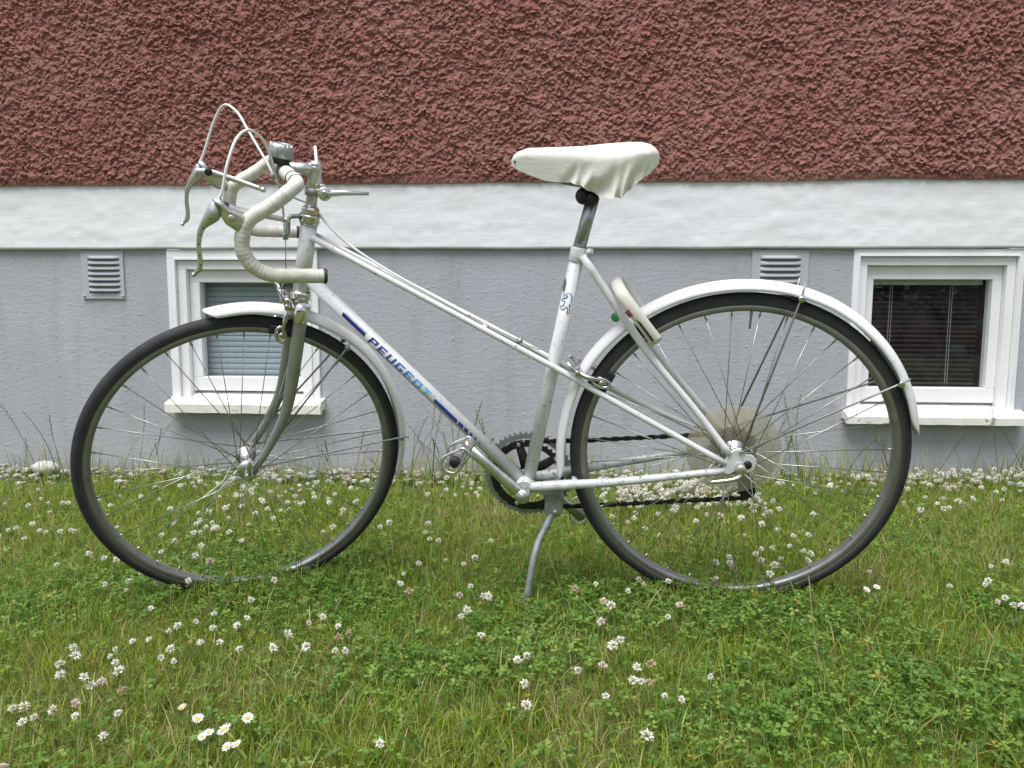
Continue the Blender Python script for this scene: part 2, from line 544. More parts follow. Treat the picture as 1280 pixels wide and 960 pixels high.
def np_mesh(name, verts, tris, mat, tint=None, quads=False, smooth=False, attr="tint"):
    me = bpy.data.meshes.new(name)
    verts = np.asarray(verts, np.float32); tris = np.asarray(tris, np.int32)
    k = tris.shape[1]
    me.vertices.add(len(verts)); me.vertices.foreach_set("co", verts.ravel())
    me.loops.add(tris.size); me.loops.foreach_set("vertex_index", tris.ravel())
    me.polygons.add(len(tris))
    me.polygons.foreach_set("loop_start", np.arange(0, tris.size, k, dtype=np.int32))
    me.polygons.foreach_set("loop_total", np.full(len(tris), k, np.int32))
    me.polygons.foreach_set("use_smooth", np.full(len(tris), smooth, bool))
    me.update(calc_edges=True)
    if tint is not None:
        ca = me.color_attributes.new(attr, 'FLOAT_COLOR', 'POINT')
        c4 = np.ones((len(verts), 4), np.float32); c4[:, :3] = tint
        ca.data.foreach_set("color", c4.ravel())
    me.materials.append(M[mat])
    return me


def fbm(x, z, scale, octaves=4, seed=0, gain=0.5):
    """Smooth value noise on numpy arrays, range about 0..1; scale = size of the largest lump."""
    r = np.random.default_rng(seed)
    tot, amp, s = np.zeros_like(x, dtype=float), 0.0, 1.0
    for o in range(octaves):
        g = r.random((257, 257))
        fx, fz = x / scale * 2 ** o + 31.7 * o + 70, z / scale * 2 ** o + 17.3 * o + 50
        ix, iz = np.floor(fx).astype(int), np.floor(fz).astype(int)
        tx, tz = fx - ix, fz - iz
        tx, tz = tx * tx * (3 - 2 * tx), tz * tz * (3 - 2 * tz)
        a, b = g[ix % 257, iz % 257], g[(ix + 1) % 257, iz % 257]
        c, d = g[ix % 257, (iz + 1) % 257], g[(ix + 1) % 257, (iz + 1) % 257]
        tot += s * ((a * (1 - tx) + b * tx) * (1 - tz) + (c * (1 - tx) + d * tx) * tz)
        amp += s; s *= gain
    return tot / amp


def ground_z(x, y):
    """Lawn surface: falls slightly to the left, rises a touch at the house, drops to the street behind."""
    x = np.asarray(x, float); y = np.asarray(y, float)
    t = np.clip((y - 1.75) / 1.0, 0, 1); t = t * t * (3 - 2 * t)
    sl = 0.03 * (1 - t) + 0.012 * t
    z = sl * np.clip(x - 0.37, -2, 2) + 0.012 * np.clip((y - 2.0) / 0.75, 0, 1)
    s = np.clip((-2.0 - y) / 5.0, 0, 1); s = s * s * (3 - 2 * s)
    return z * (1 - s) - 0.80 * s

# ------------------------------------------------------------------ ground and street
gx = np.unique(np.concatenate([np.linspace(-80, -4, 20), np.linspace(-4, 4, 81), np.linspace(4, 80, 20)]))
gy = np.unique(np.concatenate([np.linspace(-80, -6, 20), np.linspace(-6, 4, 101), np.linspace(4, 60, 15)]))
X, Y = np.meshgrid(gx, gy, indexing='ij')
Z = ground_z(X, Y) + 0.008 * (fbm(X, Y, 0.5, 3, 5) - 0.5) * (np.abs(X) < 4)
ni, nj = X.shape
I = (np.arange(ni - 1)[:, None] * nj + np.arange(nj - 1)[None, :]).ravel()
ground = link_mesh('ground', np_mesh('ground', np.stack([X.ravel(), Y.ravel(), Z.ravel()], 1), np.stack([I, I + nj, I + nj + 1, I + 1], 1), 'soil', smooth=True))
tag(ground, kind='structure')
road = MB().add([(-80, -15.0, -0.79), (80, -15.0, -0.79), (80, -9.0, -0.79), (-80, -9.0, -0.79)], [(0, 1, 2, 3)], False).build('road', 'asphalt')
tag(road, kind='structure')

# ------------------------------------------------------------------ house wall
WY = 2.75
house = empty('house', loc=(0, WY, 0))
tag(house, 'house wall with red roughcast render, white band and grey basement plinth', 'house')
XL, XR, ZTOP, ZW1, ZW0 = -6.0, 6.0, 3.6, 1.056, 0.8275


def grid_sheet(name, xs, zs, yf, mat, smooth=True, zshift=None):
    X, Z = np.meshgrid(xs, zs, indexing='ij')
    Yv = yf(X, Z)
    Zv = Z if zshift is None else Z + zshift(X, Z, Yv)
    ni, nj = X.shape
    I = (np.arange(ni - 1)[:, None] * nj + np.arange(nj - 1)[None, :]).ravel()
    me = np_mesh(name, np.stack([X.ravel(), Yv.ravel(), Zv.ravel()], 1), np.stack([I, I + nj, I + nj + 1, I + 1], 1), mat, smooth=smooth)
    return link_mesh(name, me, house)


RES = 0.0035
RX0, RX1, RZ1 = -2.9, 2.4, 1.84


def roughcast():
    """Thrown plaster: thousands of torn crumbs of many sizes pressed over each other, as a height field."""
    r = np.random.default_rng(77)
    nx, nz = int((RX1 - RX0) / RES) + 1, int((RZ1 - ZW1) / RES) + 1
    H = np.zeros((nx, nz))
    for count, r0, r1, h0, h1 in ((4200, 0.011, 0.021, 0.005, 0.012), (20000, 0.005, 0.011, 0.005, 0.016), (40000, 0.0030, 0.0060, 0.007, 0.018)):
        for cx, cz, ra, rb, th, hh, tl in zip(r.uniform(0, nx, count), r.uniform(0, nz, count), r.uniform(r0, r1, count) / RES, r.uniform(0.45, 0.95, count),
                                              r.uniform(0, 3.14, count), r.uniform(h0, h1, count), r.uniform(-0.5, 0.5, count)):
            k = int(ra) + 1
            i0, i1, j0, j1 = max(0, int(cx) - k), min(nx, int(cx) + k + 2), max(0, int(cz) - k), min(nz, int(cz) + k + 2)
            if i0 >= i1 or j0 >= j1:
                continue
            dx = np.arange(i0, i1)[:, None] - cx; dz = np.arange(j0, j1)[None, :] - cz
            c_, s_ = math.cos(th), math.sin(th)
            p, q = (dx * c_ + dz * s_) / ra, (-dx * s_ + dz * c_) / (ra * rb)
            d = p * p + q * q
            v = np.where(d < 1, hh * (1 - d ** 1.6) * (1 + tl * p), 0)
            H[i0:i1, j0:j1] = np.maximum(H[i0:i1, j0:j1], v)
    return H


HF = roughcast()


def red_y(X, Z):
    w1 = fbm(X, Z, 0.016, 2, 91) - 0.5; w2 = fbm(X, Z, 0.016, 2, 92) - 0.5
    fx = np.clip((X + 0.012 * w1 - RX0) / RES, 0, HF.shape[0] - 2.001); fz = np.clip((Z + 0.012 * w2 - ZW1) / RES, 0, HF.shape[1] - 2.001)
    ix, iz = fx.astype(int), fz.astype(int); tx, tz = fx - ix, fz - iz
    h = (HF[ix, iz] * (1 - tx) + HF[ix + 1, iz] * tx) * (1 - tz) + (HF[ix, iz + 1] * (1 - tx) + HF[ix + 1, iz + 1] * tx) * tz
    h = h * (0.65 + 0.7 * fbm(X, Z, 0.10, 3, 8)) + 0.0045 * fbm(X, Z, 0.008, 2, 4) + 0.006 * fbm(X, Z, 0.03, 2, 6)
    wave = 0.012 * (fbm(X, Z, 0.35, 2, 7) - 0.5)
    edge = np.clip((Z - ZW1) / 0.03, 0, 1)
    return -0.023 - 0.82 * h * (0.35 + 0.65 * edge) - wave * edge


xs = np.unique(np.concatenate([np.linspace(XL, RX0, 60), np.arange(RX0, RX1, RES), np.linspace(RX1, XR, 60)]))
zs = np.unique(np.concatenate([np.arange(ZW1, RZ1, RES), np.linspace(1.84, ZTOP, 40)]))
edge_wave = lambda X: 0.009 * (fbm(X, X * 0, 0.22, 4, 55) - 0.5)
red = grid_sheet('red_roughcast_wall', xs, zs, red_y, 'red_render', False,
                 zshift=lambda X, Z, Yv: -0.25 * (-Yv - 0.03) * np.clip((Z - ZW1) / 0.02, 0, 1) + edge_wave(X) * np.clip(1 - (Z - ZW1) / 0.06, 0, 1))
tag(red, 'coarse red roughcast render')

xs = np.unique(np.concatenate([np.linspace(XL, -2.4, 40), np.arange(-2.4, 2.0, 0.009), np.linspace(2.0, XR, 40)]))
zs = np.concatenate([[ZW0], np.linspace(ZW0 + 0.001, ZW1 + 0.016, 30)])


def white_y(X, Z):
    y = -0.014 - 0.004 * fbm(X, Z * 3, 0.12, 4, 12) - 0.0025 * fbm(X, Z, 0.03, 3, 14)
    return np.where(Z <= ZW0 + 1e-6, 0.004, y)          # the lowest row turns under to the plinth


white = grid_sheet('white_plaster_band', xs, zs, white_y, 'white_plaster', True,
                   zshift=lambda X, Z, Yv: (0.006 * (fbm(X, X * 0, 0.16, 4, 21) - 0.5)) * np.clip(1 - (Z - ZW0) / 0.02, 0, 1))
tag(white, 'band of brushed white plaster')

# plinth sheet with the two window openings left out
LWIN = (-1.4445, -0.885, 0.262, 0.8275)
RWIN = (0.9925, 1.556, 0.252, 0.8275)
xs = np.unique(np.concatenate([np.linspace(XL, -2.4, 30), np.arange(-2.4, 2.0, 0.02), np.linspace(2.0, XR, 30),
                               [LWIN[0], LWIN[1], RWIN[0], RWIN[1]]]))
zs = np.unique(np.concatenate([np.arange(-0.7, 0.0, 0.1), np.arange(0, ZW0, 0.02), [ZW0 + 0.004, LWIN[2], RWIN[2]]]))
X, Z = np.meshgrid(xs, zs, indexing='ij')
Yv = -0.003 * fbm(X, Z, 0.25, 3, 31) + 0.001
ni, nj = X.shape
ii, jj = np.meshgrid(np.arange(ni - 1), np.arange(nj - 1), indexing='ij')
cxm, czm = (xs[:-1] + xs[1:]) / 2, (zs[:-1] + zs[1:]) / 2
keep = np.ones_like(ii, bool)
for a, b, c, d in (LWIN, RWIN):
    keep &= ~((cxm[:, None] > a) & (cxm[:, None] < b) & (czm[None, :] > c) & (czm[None, :] < d))
I = (ii * nj + jj)[keep]
plinth = link_mesh('grey_plinth', np_mesh('grey_plinth', np.stack([X.ravel(), Yv.ravel(), Z.ravel()], 1),
                                          np.stack([I, I + nj, I + nj + 1, I + 1], 1), 'plinth', smooth=True), house)
tag(plinth, 'grey painted basement plinth')


def frame_ring(mb, x0, x1, z0, z1, t, yf, yb, bottom=True):
    """Rectangular frame of four butted boards, front face at yf, back at yb."""
    def board(a, b, c, d):
        mb.box(((a + b) / 2, (yf + yb) / 2, (c + d) / 2), ((b - a) / 2, 0, 0), (0, (yb - yf) / 2, 0), (0, 0, (d - c) / 2), 0.12 if min(b - a, d - c) > 0.012 else 0)
    board(x0, x1, z1 - t, z1)
    lo = z0
    if bottom:
        board(x0, x1, z0, z0 + t); lo = z0 + t
    board(x0, x0 + t, lo, z1 - t); board(x1 - t, x1, lo, z1 - t)


def make_window(win, step, inner, glass, sill, label, closed):
    x0, x1, z0, z1 = win
    w = empty('window', house)
    tag(w, label)
    mb = MB(); frame_ring(mb, x0, x1, z0, z1 - 0.001, step, -0.010, 0.05, False)
    mb.build('outer_casing', 'frame_white', w)
    mb = MB(); frame_ring(mb, x0 + step + 0.0005, x1 - step - 0.0005, z0, z1 - 0.0065 - step, inner - step, 0.000, 0.055, False)
    mb.build('inner_casing', 'frame_white', w)
    # thin bead between the two boards
    mb = MB(); frame_ring(mb, x0 + step - 0.006, x1 - step + 0.006, z0 + 0.003, z1 - step, 0.005, -0.0145, 0.0, False)
    mb.build('casing_bead', 'frame_white', w)
    gx0, gx1, gz0, gz1 = glass
    mb = MB()
    sx0, sx1, sz0, sz1 = x0 + inner + 0.001, x1 - inner - 0.001, gz0 - 0.052, z1 - 0.007 - inner
    for a, b, c, d in ((sx0, sx1, gz1, sz1), (sx0, sx1, sz0, gz0), (sx0, gx0, gz0, gz1), (gx1, sx1, gz0, gz1)):
        mb.box(((a + b) / 2, 0.045, (c + d) / 2), ((b - a) / 2, 0, 0), (0, 0.022, 0), (0, 0, (d - c) / 2), 0.1)
    mb.build('sash', 'frame_white', w)
    for px, pz in ((sx1 + 0.006, gz0 + 0.05), (sx1 + 0.006, gz1 - 0.06)):
        MB().cyl((px, 0.018, pz - 0.012), (px, 0.018, pz + 0.012), 0.004, 10).build('hinge', 'frame_white', w)
    MB().add([(gx0 - 0.003, 0.046, gz0 - 0.003), (gx1 + 0.003, 0.046, gz0 - 0.003), (gx1 + 0.003, 0.046, gz1 + 0.003), (gx0 - 0.003, 0.046, gz1 + 0.003)], [(0, 1, 2, 3)], False).build('pane', 'glass', w)
    # sloping sill with a dropped front edge
    a, b, zb, zf, zu, yo = sill
    prof = [(0.055, zb), (-yo, zf), (-yo - 0.003, zf - 0.004), (-yo - 0.002, zu), (-yo + 0.02, zu), (-yo + 0.022, zu + 0.012), (0.055, zu + 0.012)]
    vs, n = [], 24
    for i in range(n + 1):
        x = a + (b - a) * i / n
        for y, z in prof:
            vs.append((x, y + 0.0007 * math.sin(i * 2.1), z + 0.0006 * math.sin(i * 1.3 + y * 40)))
    k = len(prof)
    fs = [(i * k + j, i * k + (j + 1) % k, (i + 1) * k + (j + 1) % k, (i + 1) * k + j) for i in range(n) for j in range(k)]
    fs += [tuple(range(k)), tuple(n * k + j for j in range(k))[::-1]]
    s_ = fix_normals(MB().add(vs, fs, False).build('sill', 'sill', w))
    tag(s_, 'worn cream sill with flaking paint')
    # blind behind the glass
    by = 0.088
    if closed:
        n = 18
        pitch = (gz1 - gz0 + 0.03) / n
        prof = [(-0.5, 0.0035), (-0.25, 0.0008), (0, 0), (0.25, 0.0008), (0.5, 0.0035)]
        vs = []
        for x in (gx0 - 0.012, gx1 + 0.012):
            for t, c in prof:
                vs.append((x, by + 0.012 * t * 0.55 + c, t * pitch * 1.16))
        me = MB().add(vs, [(j, j + 1, j + 6, j + 5) for j in range(4)], True).mesh('slat', 'slat_pale')
        for i in range(n):
            o = link_mesh('slat', me, w); o.location = (0, 0, gz0 - 0.015 + pitch * (i + 0.5))
        for x in (gx0 + 0.09, gx1 - 0.09):
            MB().cyl((x, by - 0.012, gz0 - 0.01), (x, by - 0.012, gz1 + 0.01), 0.0006, 6).build('ladder_cord', 'rail', w)
    else:
        n = 21
        pitch = (gz1 - gz0 - 0.02) / n
        vs = []
        for x in (gx0 - 0.004, gx1 - 0.012):
            for t in (-0.5, -0.17, 0.17, 0.5):
                vs.append((x, by + 0.020 * t, 0.0016 * (1 - 4 * t * t) + 0.006 * t))
        me = MB().add(vs, [(j, j + 1, j + 5, j + 4) for j in range(3)], True).mesh('slat', 'slat_dark')
        for i in range(n):
            o = link_mesh('slat', me, w); o.location = (0, 0, gz0 + pitch * (i + 0.6))
        MB().box(((gx0 + gx1) / 2 - 0.004, by - 0.006, gz1 - 0.008), ((gx1 - gx0) / 2 - 0.004, 0, 0), (0, 0.012, 0), (0, 0, 0.010), 0.2).build('head_rail', 'rail', w)
        MB().box(((gx0 + gx1) / 2 - 0.004, by, gz0 + 0.010), ((gx1 - gx0) / 2 - 0.006, 0, 0), (0, 0.010, 0), (0, 0, 0.004), 0.2).build('bottom_rail', 'slat_dark', w)
        for x in (gx0 + 0.083, gx0 + 0.289):
            for dx in (-0.004, 0.004):
                MB().cyl((x + dx, by - 0.011, gz0 + 0.012), (x + dx, by - 0.011, gz1 - 0.015), 0.0007, 6).build('ladder_cord', 'rail', w)
    # dark room behind
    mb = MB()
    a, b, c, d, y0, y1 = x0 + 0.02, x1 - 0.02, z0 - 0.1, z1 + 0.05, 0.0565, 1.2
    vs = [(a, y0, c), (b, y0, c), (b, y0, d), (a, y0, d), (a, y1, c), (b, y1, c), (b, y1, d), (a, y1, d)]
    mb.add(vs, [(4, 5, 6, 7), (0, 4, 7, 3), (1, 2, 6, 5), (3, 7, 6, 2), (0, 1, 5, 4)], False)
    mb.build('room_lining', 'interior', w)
    return w


make_window(LWIN, 0.033, 0.066, (-1.340, -0.968, 0.360, 0.709), (-1.449, -0.870, 0.3035, 0.271, 0.236, 0.06),
            'basement window with closed pale blue slatted blind', True)
make_window(RWIN, 0.021, 0.050, (1.0745, 1.473, 0.347, 0.724), (0.979, 1.585, 0.2925, 0.2575, 0.229, 0.06),
            'basement window with dark glass and open slatted blind', False)


def make_vent(x0, x1, z0, z1, lx0, lx1, ztop, n, pitch, label):
    v = empty('air_vent', house)
    tag(v, label)
    mb = MB()
    # face plate around the slots, with two fixing screws
    for a, b, c, d in ((x0, lx0, z0, z1), (lx1, x1, z0, z1), (lx0, lx1, ztop, z1), (lx0, lx1, z0, ztop - n * pitch)):
        mb.box(((a + b) / 2, -0.003, (c + d) / 2), ((b - a) / 2, 0, 0), (0, 0.004, 0), (0, 0, (d - c) / 2))
    mb.build('face_plate', 'vent', v)
    MB().box(((lx0 + lx1) / 2, 0.012, ztop - n * pitch / 2), ((lx1 - lx0) / 2, 0, 0), (0, 0.004, 0), (0, 0, n * pitch / 2)).build('back_box', 'vent_gap', v)
    # curved hood over each slot
    vs, K = [], 12
    for i in range(K + 1):
        t = i / K
        x = lx0 + (lx1 - lx0) * t
        bulge = 0.010 * (1 - abs(2 * t - 1) ** 6)
        vs += [(x, -0.0065, 0), (x, -0.0065 - bulge * 0.55, -pitch * 0.28), (x, -0.0068 - bulge, -pitch * 0.66), (x, -0.0060 - bulge * 0.9, -pitch * 0.70)]
    me = MB().add(vs, [(i * 4 + j, i * 4 + j + 1, (i + 1) * 4 + j + 1, (i + 1) * 4 + j) for i in range(K) for j in range(3)], True).mesh('louvre', 'vent')
    for i in range(n):
        o = link_mesh('louvre', me, v); o.location = (0, 0, ztop - i * pitch)
    for x in (x0 + 0.008, x1 - 0.006):
        MB().lathe([(0.0045, 0), (0.004, 0.003), (0, 0.004)], (x, -0.007, z0 + 0.010), (0, -1, 0), 12).build('screw', 'vent', v)
    return v


make_vent(-1.771, -1.610, 0.648, 0.823, -1.745, -1.614 - 0.01, 0.806, 7, 0.0197, 'grey louvred air vent left of the blue-blinded window')
make_vent(0.650, 0.842, 0.648, 0.823, 0.679, 0.815, 0.806, 7, 0.0205, 'grey louvred air vent above the rear wheel')

# ------------------------------------------------------------------ pebbles along the wall foot
def stone_mesh(name, seed, sub=2):
    bm = bmesh.new(); bmesh.ops.create_icosphere(bm, subdivisions=sub, radius=1.0)
    r = np.random.default_rng(seed)
    d = r.normal(size=(6, 3)); d /= np.linalg.norm(d, axis=1)[:, None]; off = r.uniform(0.62, 0.95, 6)
    for v_ in bm.verts:
        p = np.array(v_.co)
        for dd, oo in zip(d, off):
            e = p @ dd - oo
            if e > 0: p = p - dd * e * 0.85
        v_.co = p
    vs = np.array([v_.co[:] for v_ in bm.verts]); fs = np.array([[x.index for x in f.verts] for f in bm.faces])
    bm.free()
    return vs, fs


SM = [stone_mesh('stone', i, 1) for i in range(5)]
SMB = [stone_mesh('stone', 40 + i, 2) for i in range(4)]
V, F_, T = [], [], []
n0 = 0
STONE_COL = np.array([(0.46, 0.45, 0.42), (0.36, 0.35, 0.32), (0.50, 0.41, 0.35), (0.30, 0.30, 0.29), (0.54, 0.53, 0.50)])
for i in range(1500):
    x = RNG.uniform(-3, 3); y = 2.742 - abs(RNG.normal(0, 0.095))
    s = RNG.uniform(0.007, 0.017)
    vs, fs = SM[i % 5]
    a = RNG.uniform(0, 6.28); R_ = np.array([[math.cos(a), -math.sin(a), 0], [math.sin(a), math.cos(a), 0], [0, 0, 1]])
    p = (vs * s * np.array([1.25, 0.95, 0.7])) @ R_.T + np.array([x, y, float(ground_z(x, y)) + RNG.uniform(0.006, 0.032)])
    V.append(p); F_.append(fs + n0); T.append(np.tile(STONE_COL[RNG.integers(0, 5)] * RNG.uniform(0.8, 1.15), (len(vs), 1))); n0 += len(vs)
gravel = link_mesh('gravel', np_mesh('gravel', np.concatenate(V), np.concatenate(F_), 'stone', np.concatenate(T), smooth=False))
tag(gravel, 'pale pebbles lying along the foot of the plinth', 'gravel', kind='stuff')

STONES = [(-1.90, 2.66, 0.042, 4, 'large whitish rock at the wall foot left of the front wheel'),
          (-2.05, 2.70, 0.022, 1, 'grey stone against the plinth at the far left edge'),
          (-0.52, 2.69, 0.024, 2, 'pinkish stone at the wall foot just behind the front fender end'),
          (-0.43, 2.68, 0.022, 0, 'pale stone at the wall foot between front fender and pedal'),
          (-0.36, 2.69, 0.020, 4, 'whitish stone at the wall foot above the pedal'),
          (-0.83, 2.69, 0.024, 0, 'pale stone under the blue-blinded window seen right of the front hub'),
          (-0.66, 2.68, 0.020, 2, 'pinkish stone seen through the rear half of the front wheel')]
for i, (x, y, s, ci, lab) in enumerate(STONES):
    vs, fs = SMB[i % 4]
    me = np_mesh('stone', vs * s * np.array([1.35, 0.9, 0.75]), fs, 'stone', np.tile(STONE_COL[ci] * 1.05, (len(vs), 1)), smooth=True)
    o = link_mesh('stone', me)
    o.location = (x, y, float(ground_z(x, y)) + s * 0.9); o.rotation_euler = (0, 0, i * 1.1)
    tag(o, lab, 'stone')
# ------------------------------------------------------------------ the bicycle
# bicycle axes: x = towards the rear wheel, y = away from the viewer, z = up in the frame's own plane
bx_, bv_ = Vector((0.99699851, -0.07144128, 0.02983492)), Vector((-0.0433864, -0.19639865, 0.97956378))
by_ = bv_.cross(bx_)
bike = bpy.data.objects.new('bicycle', None); bike.empty_display_size = 0.2
COL.objects.link(bike)
bike.matrix_world = Matrix(((bx_.x, by_.x, bv_.x, 0.37054), (bx_.y, by_.y, bv_.y, 1.65203), (bx_.z, by_.z, bv_.z, 0.0), (0, 0, 0, 1)))
tag(bike, 'old white mixte road bicycle leaning on its kickstand in front of the house', 'bicycle')

HA = Vector((0.2550890, 0, 0.9669176))                # steering axis
HP = Vector((-0.984169, 0, 0.34))
STEER = Matrix.Rotation(0.51824, 3, HA)
FH = (-1.0601, 0.34)                                  # front hub before steering
RH = (0.0, 0.34)


def L(u, v, w=0.0):
    return Vector((u, -w, v))


def S(u, v, w=0.0):
    return HP + STEER @ (Vector((u, -w, v)) - HP)


def axis_pt(v):
    t = (v - 0.34) / 0.9669176
    return HP + HA * t


# ---- frame
frame = empty('frame', bike)
BB = (-0.4375, 0.2750)
MB().tube([axis_pt(0.706), axis_pt(0.846)], 0.0168, 20).build('head_tube', 'paint', frame)
ST0, ST1 = L(BB[0] + 0.004, BB[1]), L(-0.3085, 0.778)
MB().tube([ST0, ST1], 0.0140, 20).build('seat_tube', 'paint', frame)
DT0, DT1 = L(-0.8620, 0.7287), L(*BB)
MB().tube([DT0, DT1], 0.0142, 20).build('down_tube', 'paint', frame)
for s in (1, -1):
    MB().tube(spline([L(-0.8460, 0.8190, 0.012 * s), L(-0.416, 0.5712, 0.0225 * s), L(-0.350, 0.5330, 0.0235 * s), L(-0.226, 0.4610, 0.040 * s), L(-0.0270, 0.3490, 0.0625 * s)], 6), 0.0064, 12).build('lateral_tube', 'paint', frame)
    MB().tube(spline([L(-0.3020, 0.7630, 0.0150 * s), L(-0.184, 0.5810, 0.036 * s), L(-0.0920, 0.4640, 0.051 * s), L(-0.0200, 0.3680, 0.0625 * s)], 6), [0.0080] * 8 + [0.0070] * 11, 12).build('seat_stay', 'paint', frame)
    MB().tube(spline([L(-0.4250, 0.2770, 0.026 * s), L(-0.34, 0.2880, 0.036 * s), L(-0.228, 0.3030, 0.050 * s), L(-0.0300, 0.3330, 0.0625 * s)], 6), [0.0110] * 7 + [0.0098] * 4 + [0.0086] * 4 + [0.0075] * 4, 12).build('chain_stay', 'paint_dirty', frame)
MB().lathe([(0.0185, -0.034), (0.0205, -0.030), (0.0205, 0.030), (0.0185, 0.034)], L(*BB), (0, 1, 0), 24).build('bottom_bracket_shell', 'paint_dirty', frame)
MB().cyl(L(-0.505, 0.6227, 0.022), L(-0.505, 0.6227, -0.022), 0.0055, 10).build('bridge', 'paint', frame)
MB().cyl(L(-0.3310, 0.2895, 0.036), L(-0.3310, 0.2895, -0.036), 0.007, 10).build('bridge', 'paint_dirty', frame)
MB().cyl(L(-0.2150, 0.6290, 0.032), L(-0.2150, 0.6290, -0.032), 0.006, 10).build('bridge', 'paint', frame)
# seat lug with clamp bolt
sd = (ST1 - ST0).normalized()
MB().lathe([(0.0142, -0.030), (0.0160, -0.027), (0.0162, -0.002), (0.0148, 0)], ST1, sd, 20).build('seat_lug', 'paint', frame)
MB().cyl(L(-0.2890, 0.7680, 0.016), L(-0.2890, 0.7680, -0.016), 0.0072, 14).build('seat_clamp', 'paint', frame)
MB().cyl(L(-0.2890, 0.7680, 0.0215), L(-0.2890, 0.7680, 0.016), 0.0058, 12).build('clamp_bolt', 'alloy', frame)
DROP = [(-0.0233, 0.3713), (-0.0118, 0.3786), (-0.0040, 0.3820), (0.0030, 0.3815), (0.0089, 0.3764), (0.0115, 0.3688), (0.0180, 0.3688), (0.0248, 0.3662), (0.0300, 0.3590), (0.0309, 0.3513), (0.0292, 0.3430), (0.026, 0.3363), (0.015, 0.3302), (0.006, 0.334), (-0.0059, 0.3387), (-0.0118, 0.3318), (-0.0231, 0.3272), (-0.0322, 0.331), (-0.0310, 0.3400), (-0.027, 0.3461), (-0.0290, 0.3560)]
for s in (1, -1):
    dp = MB().plate(DROP, L, 0.0605 * s, 0.0665 * s, bevel=0.001).build('dropout', 'paint', frame)
    fix_normals(dp)
    MB().lathe([(0.0, 0), (0.0085, 0), (0.0085, 0.0012), (0.0, 0.0012)], L(0.0140, 0.3480, 0.0667 * s), (0, -s, 0), 20).build('axle_slot', 'black', frame)
    MB().cyl(L(0.0005, 0.3755, 0.0668 * s), L(0.0005, 0.3755, 0.0715 * s), 0.0048, 6).build('eyelet_bolt', 'alloy', frame)
# paint chips
MB().plate([(-0.3475, 0.6950), (-0.3425, 0.7160), (-0.3395, 0.7220), (-0.3385, 0.7120), (-0.3420, 0.6950)], lambda u, v, w: L(u + 0.003, v, w), 0.0085, 0.0112).build('paint_chip', 'dull_steel', frame)


def on_tube(p0, p1, r, side=Vector((0, -1, 0))):
    """Returns f(s, arc, lift): point on the viewer side of a tube, s metres along, arc metres round it (up positive)."""
    d = (p1 - p0).normalized()
    n = (side - side.dot(d) * d).normalized()
    up = n.cross(d)
    if up.z < 0: up = -up
    return lambda s, a, lift=0.0004: p0 + d * s + (r + lift) * (math.cos(a / r) * n + math.sin(a / r) * up)


dt_axis = on_tube(DT0, DT1, 0.0142)
dt_map = lambda s, a, lift=0.0004: dt_axis(s + 0.0195, a, lift)


def stripe(s0, s1, a0, a1, mat, name='stripe', fmap=dt_map, slant=0.0):
    vs, n, k = [], 2, 5
    for j in range(k + 1):
        a = a0 + (a1 - a0) * j / k
        for i in range(n + 1):
            vs.append(fmap(s0 + (s1 - s0) * i / n + slant * a, a))
    fs = [(j * (n + 1) + i, j * (n + 1) + i + 1, (j + 1) * (n + 1) + i + 1, (j + 1) * (n + 1) + i) for j in range(k) for i in range(n)]
    return MB().add(vs, fs, True).build(name, mat, frame)


AO = 0.0005
stripe(0.0735, 0.137, AO - 0.0052, AO + 0.0030, 'navy', slant=-0.4)
stripe(0.078, 0.141, AO + 0.0044, AO + 0.0062, 'pale_blue', slant=-0.4)
stripe(0.334, 0.400, AO - 0.0052, AO + 0.0030, 'navy', slant=-0.4)
stripe(0.338, 0.404, AO + 0.0044, AO + 0.0062, 'pale_blue', slant=-0.4)
for s0, ln_ in ((0.4045, 0.0130), (0.4220, 0.0095), (0.4380, 0.0065), (0.4520, 0.0040), (0.4650, 0.0022)):
    stripe(s0, s0 + ln_, AO - 0.0052, AO + 0.0030, 'navy', slant=-0.4)

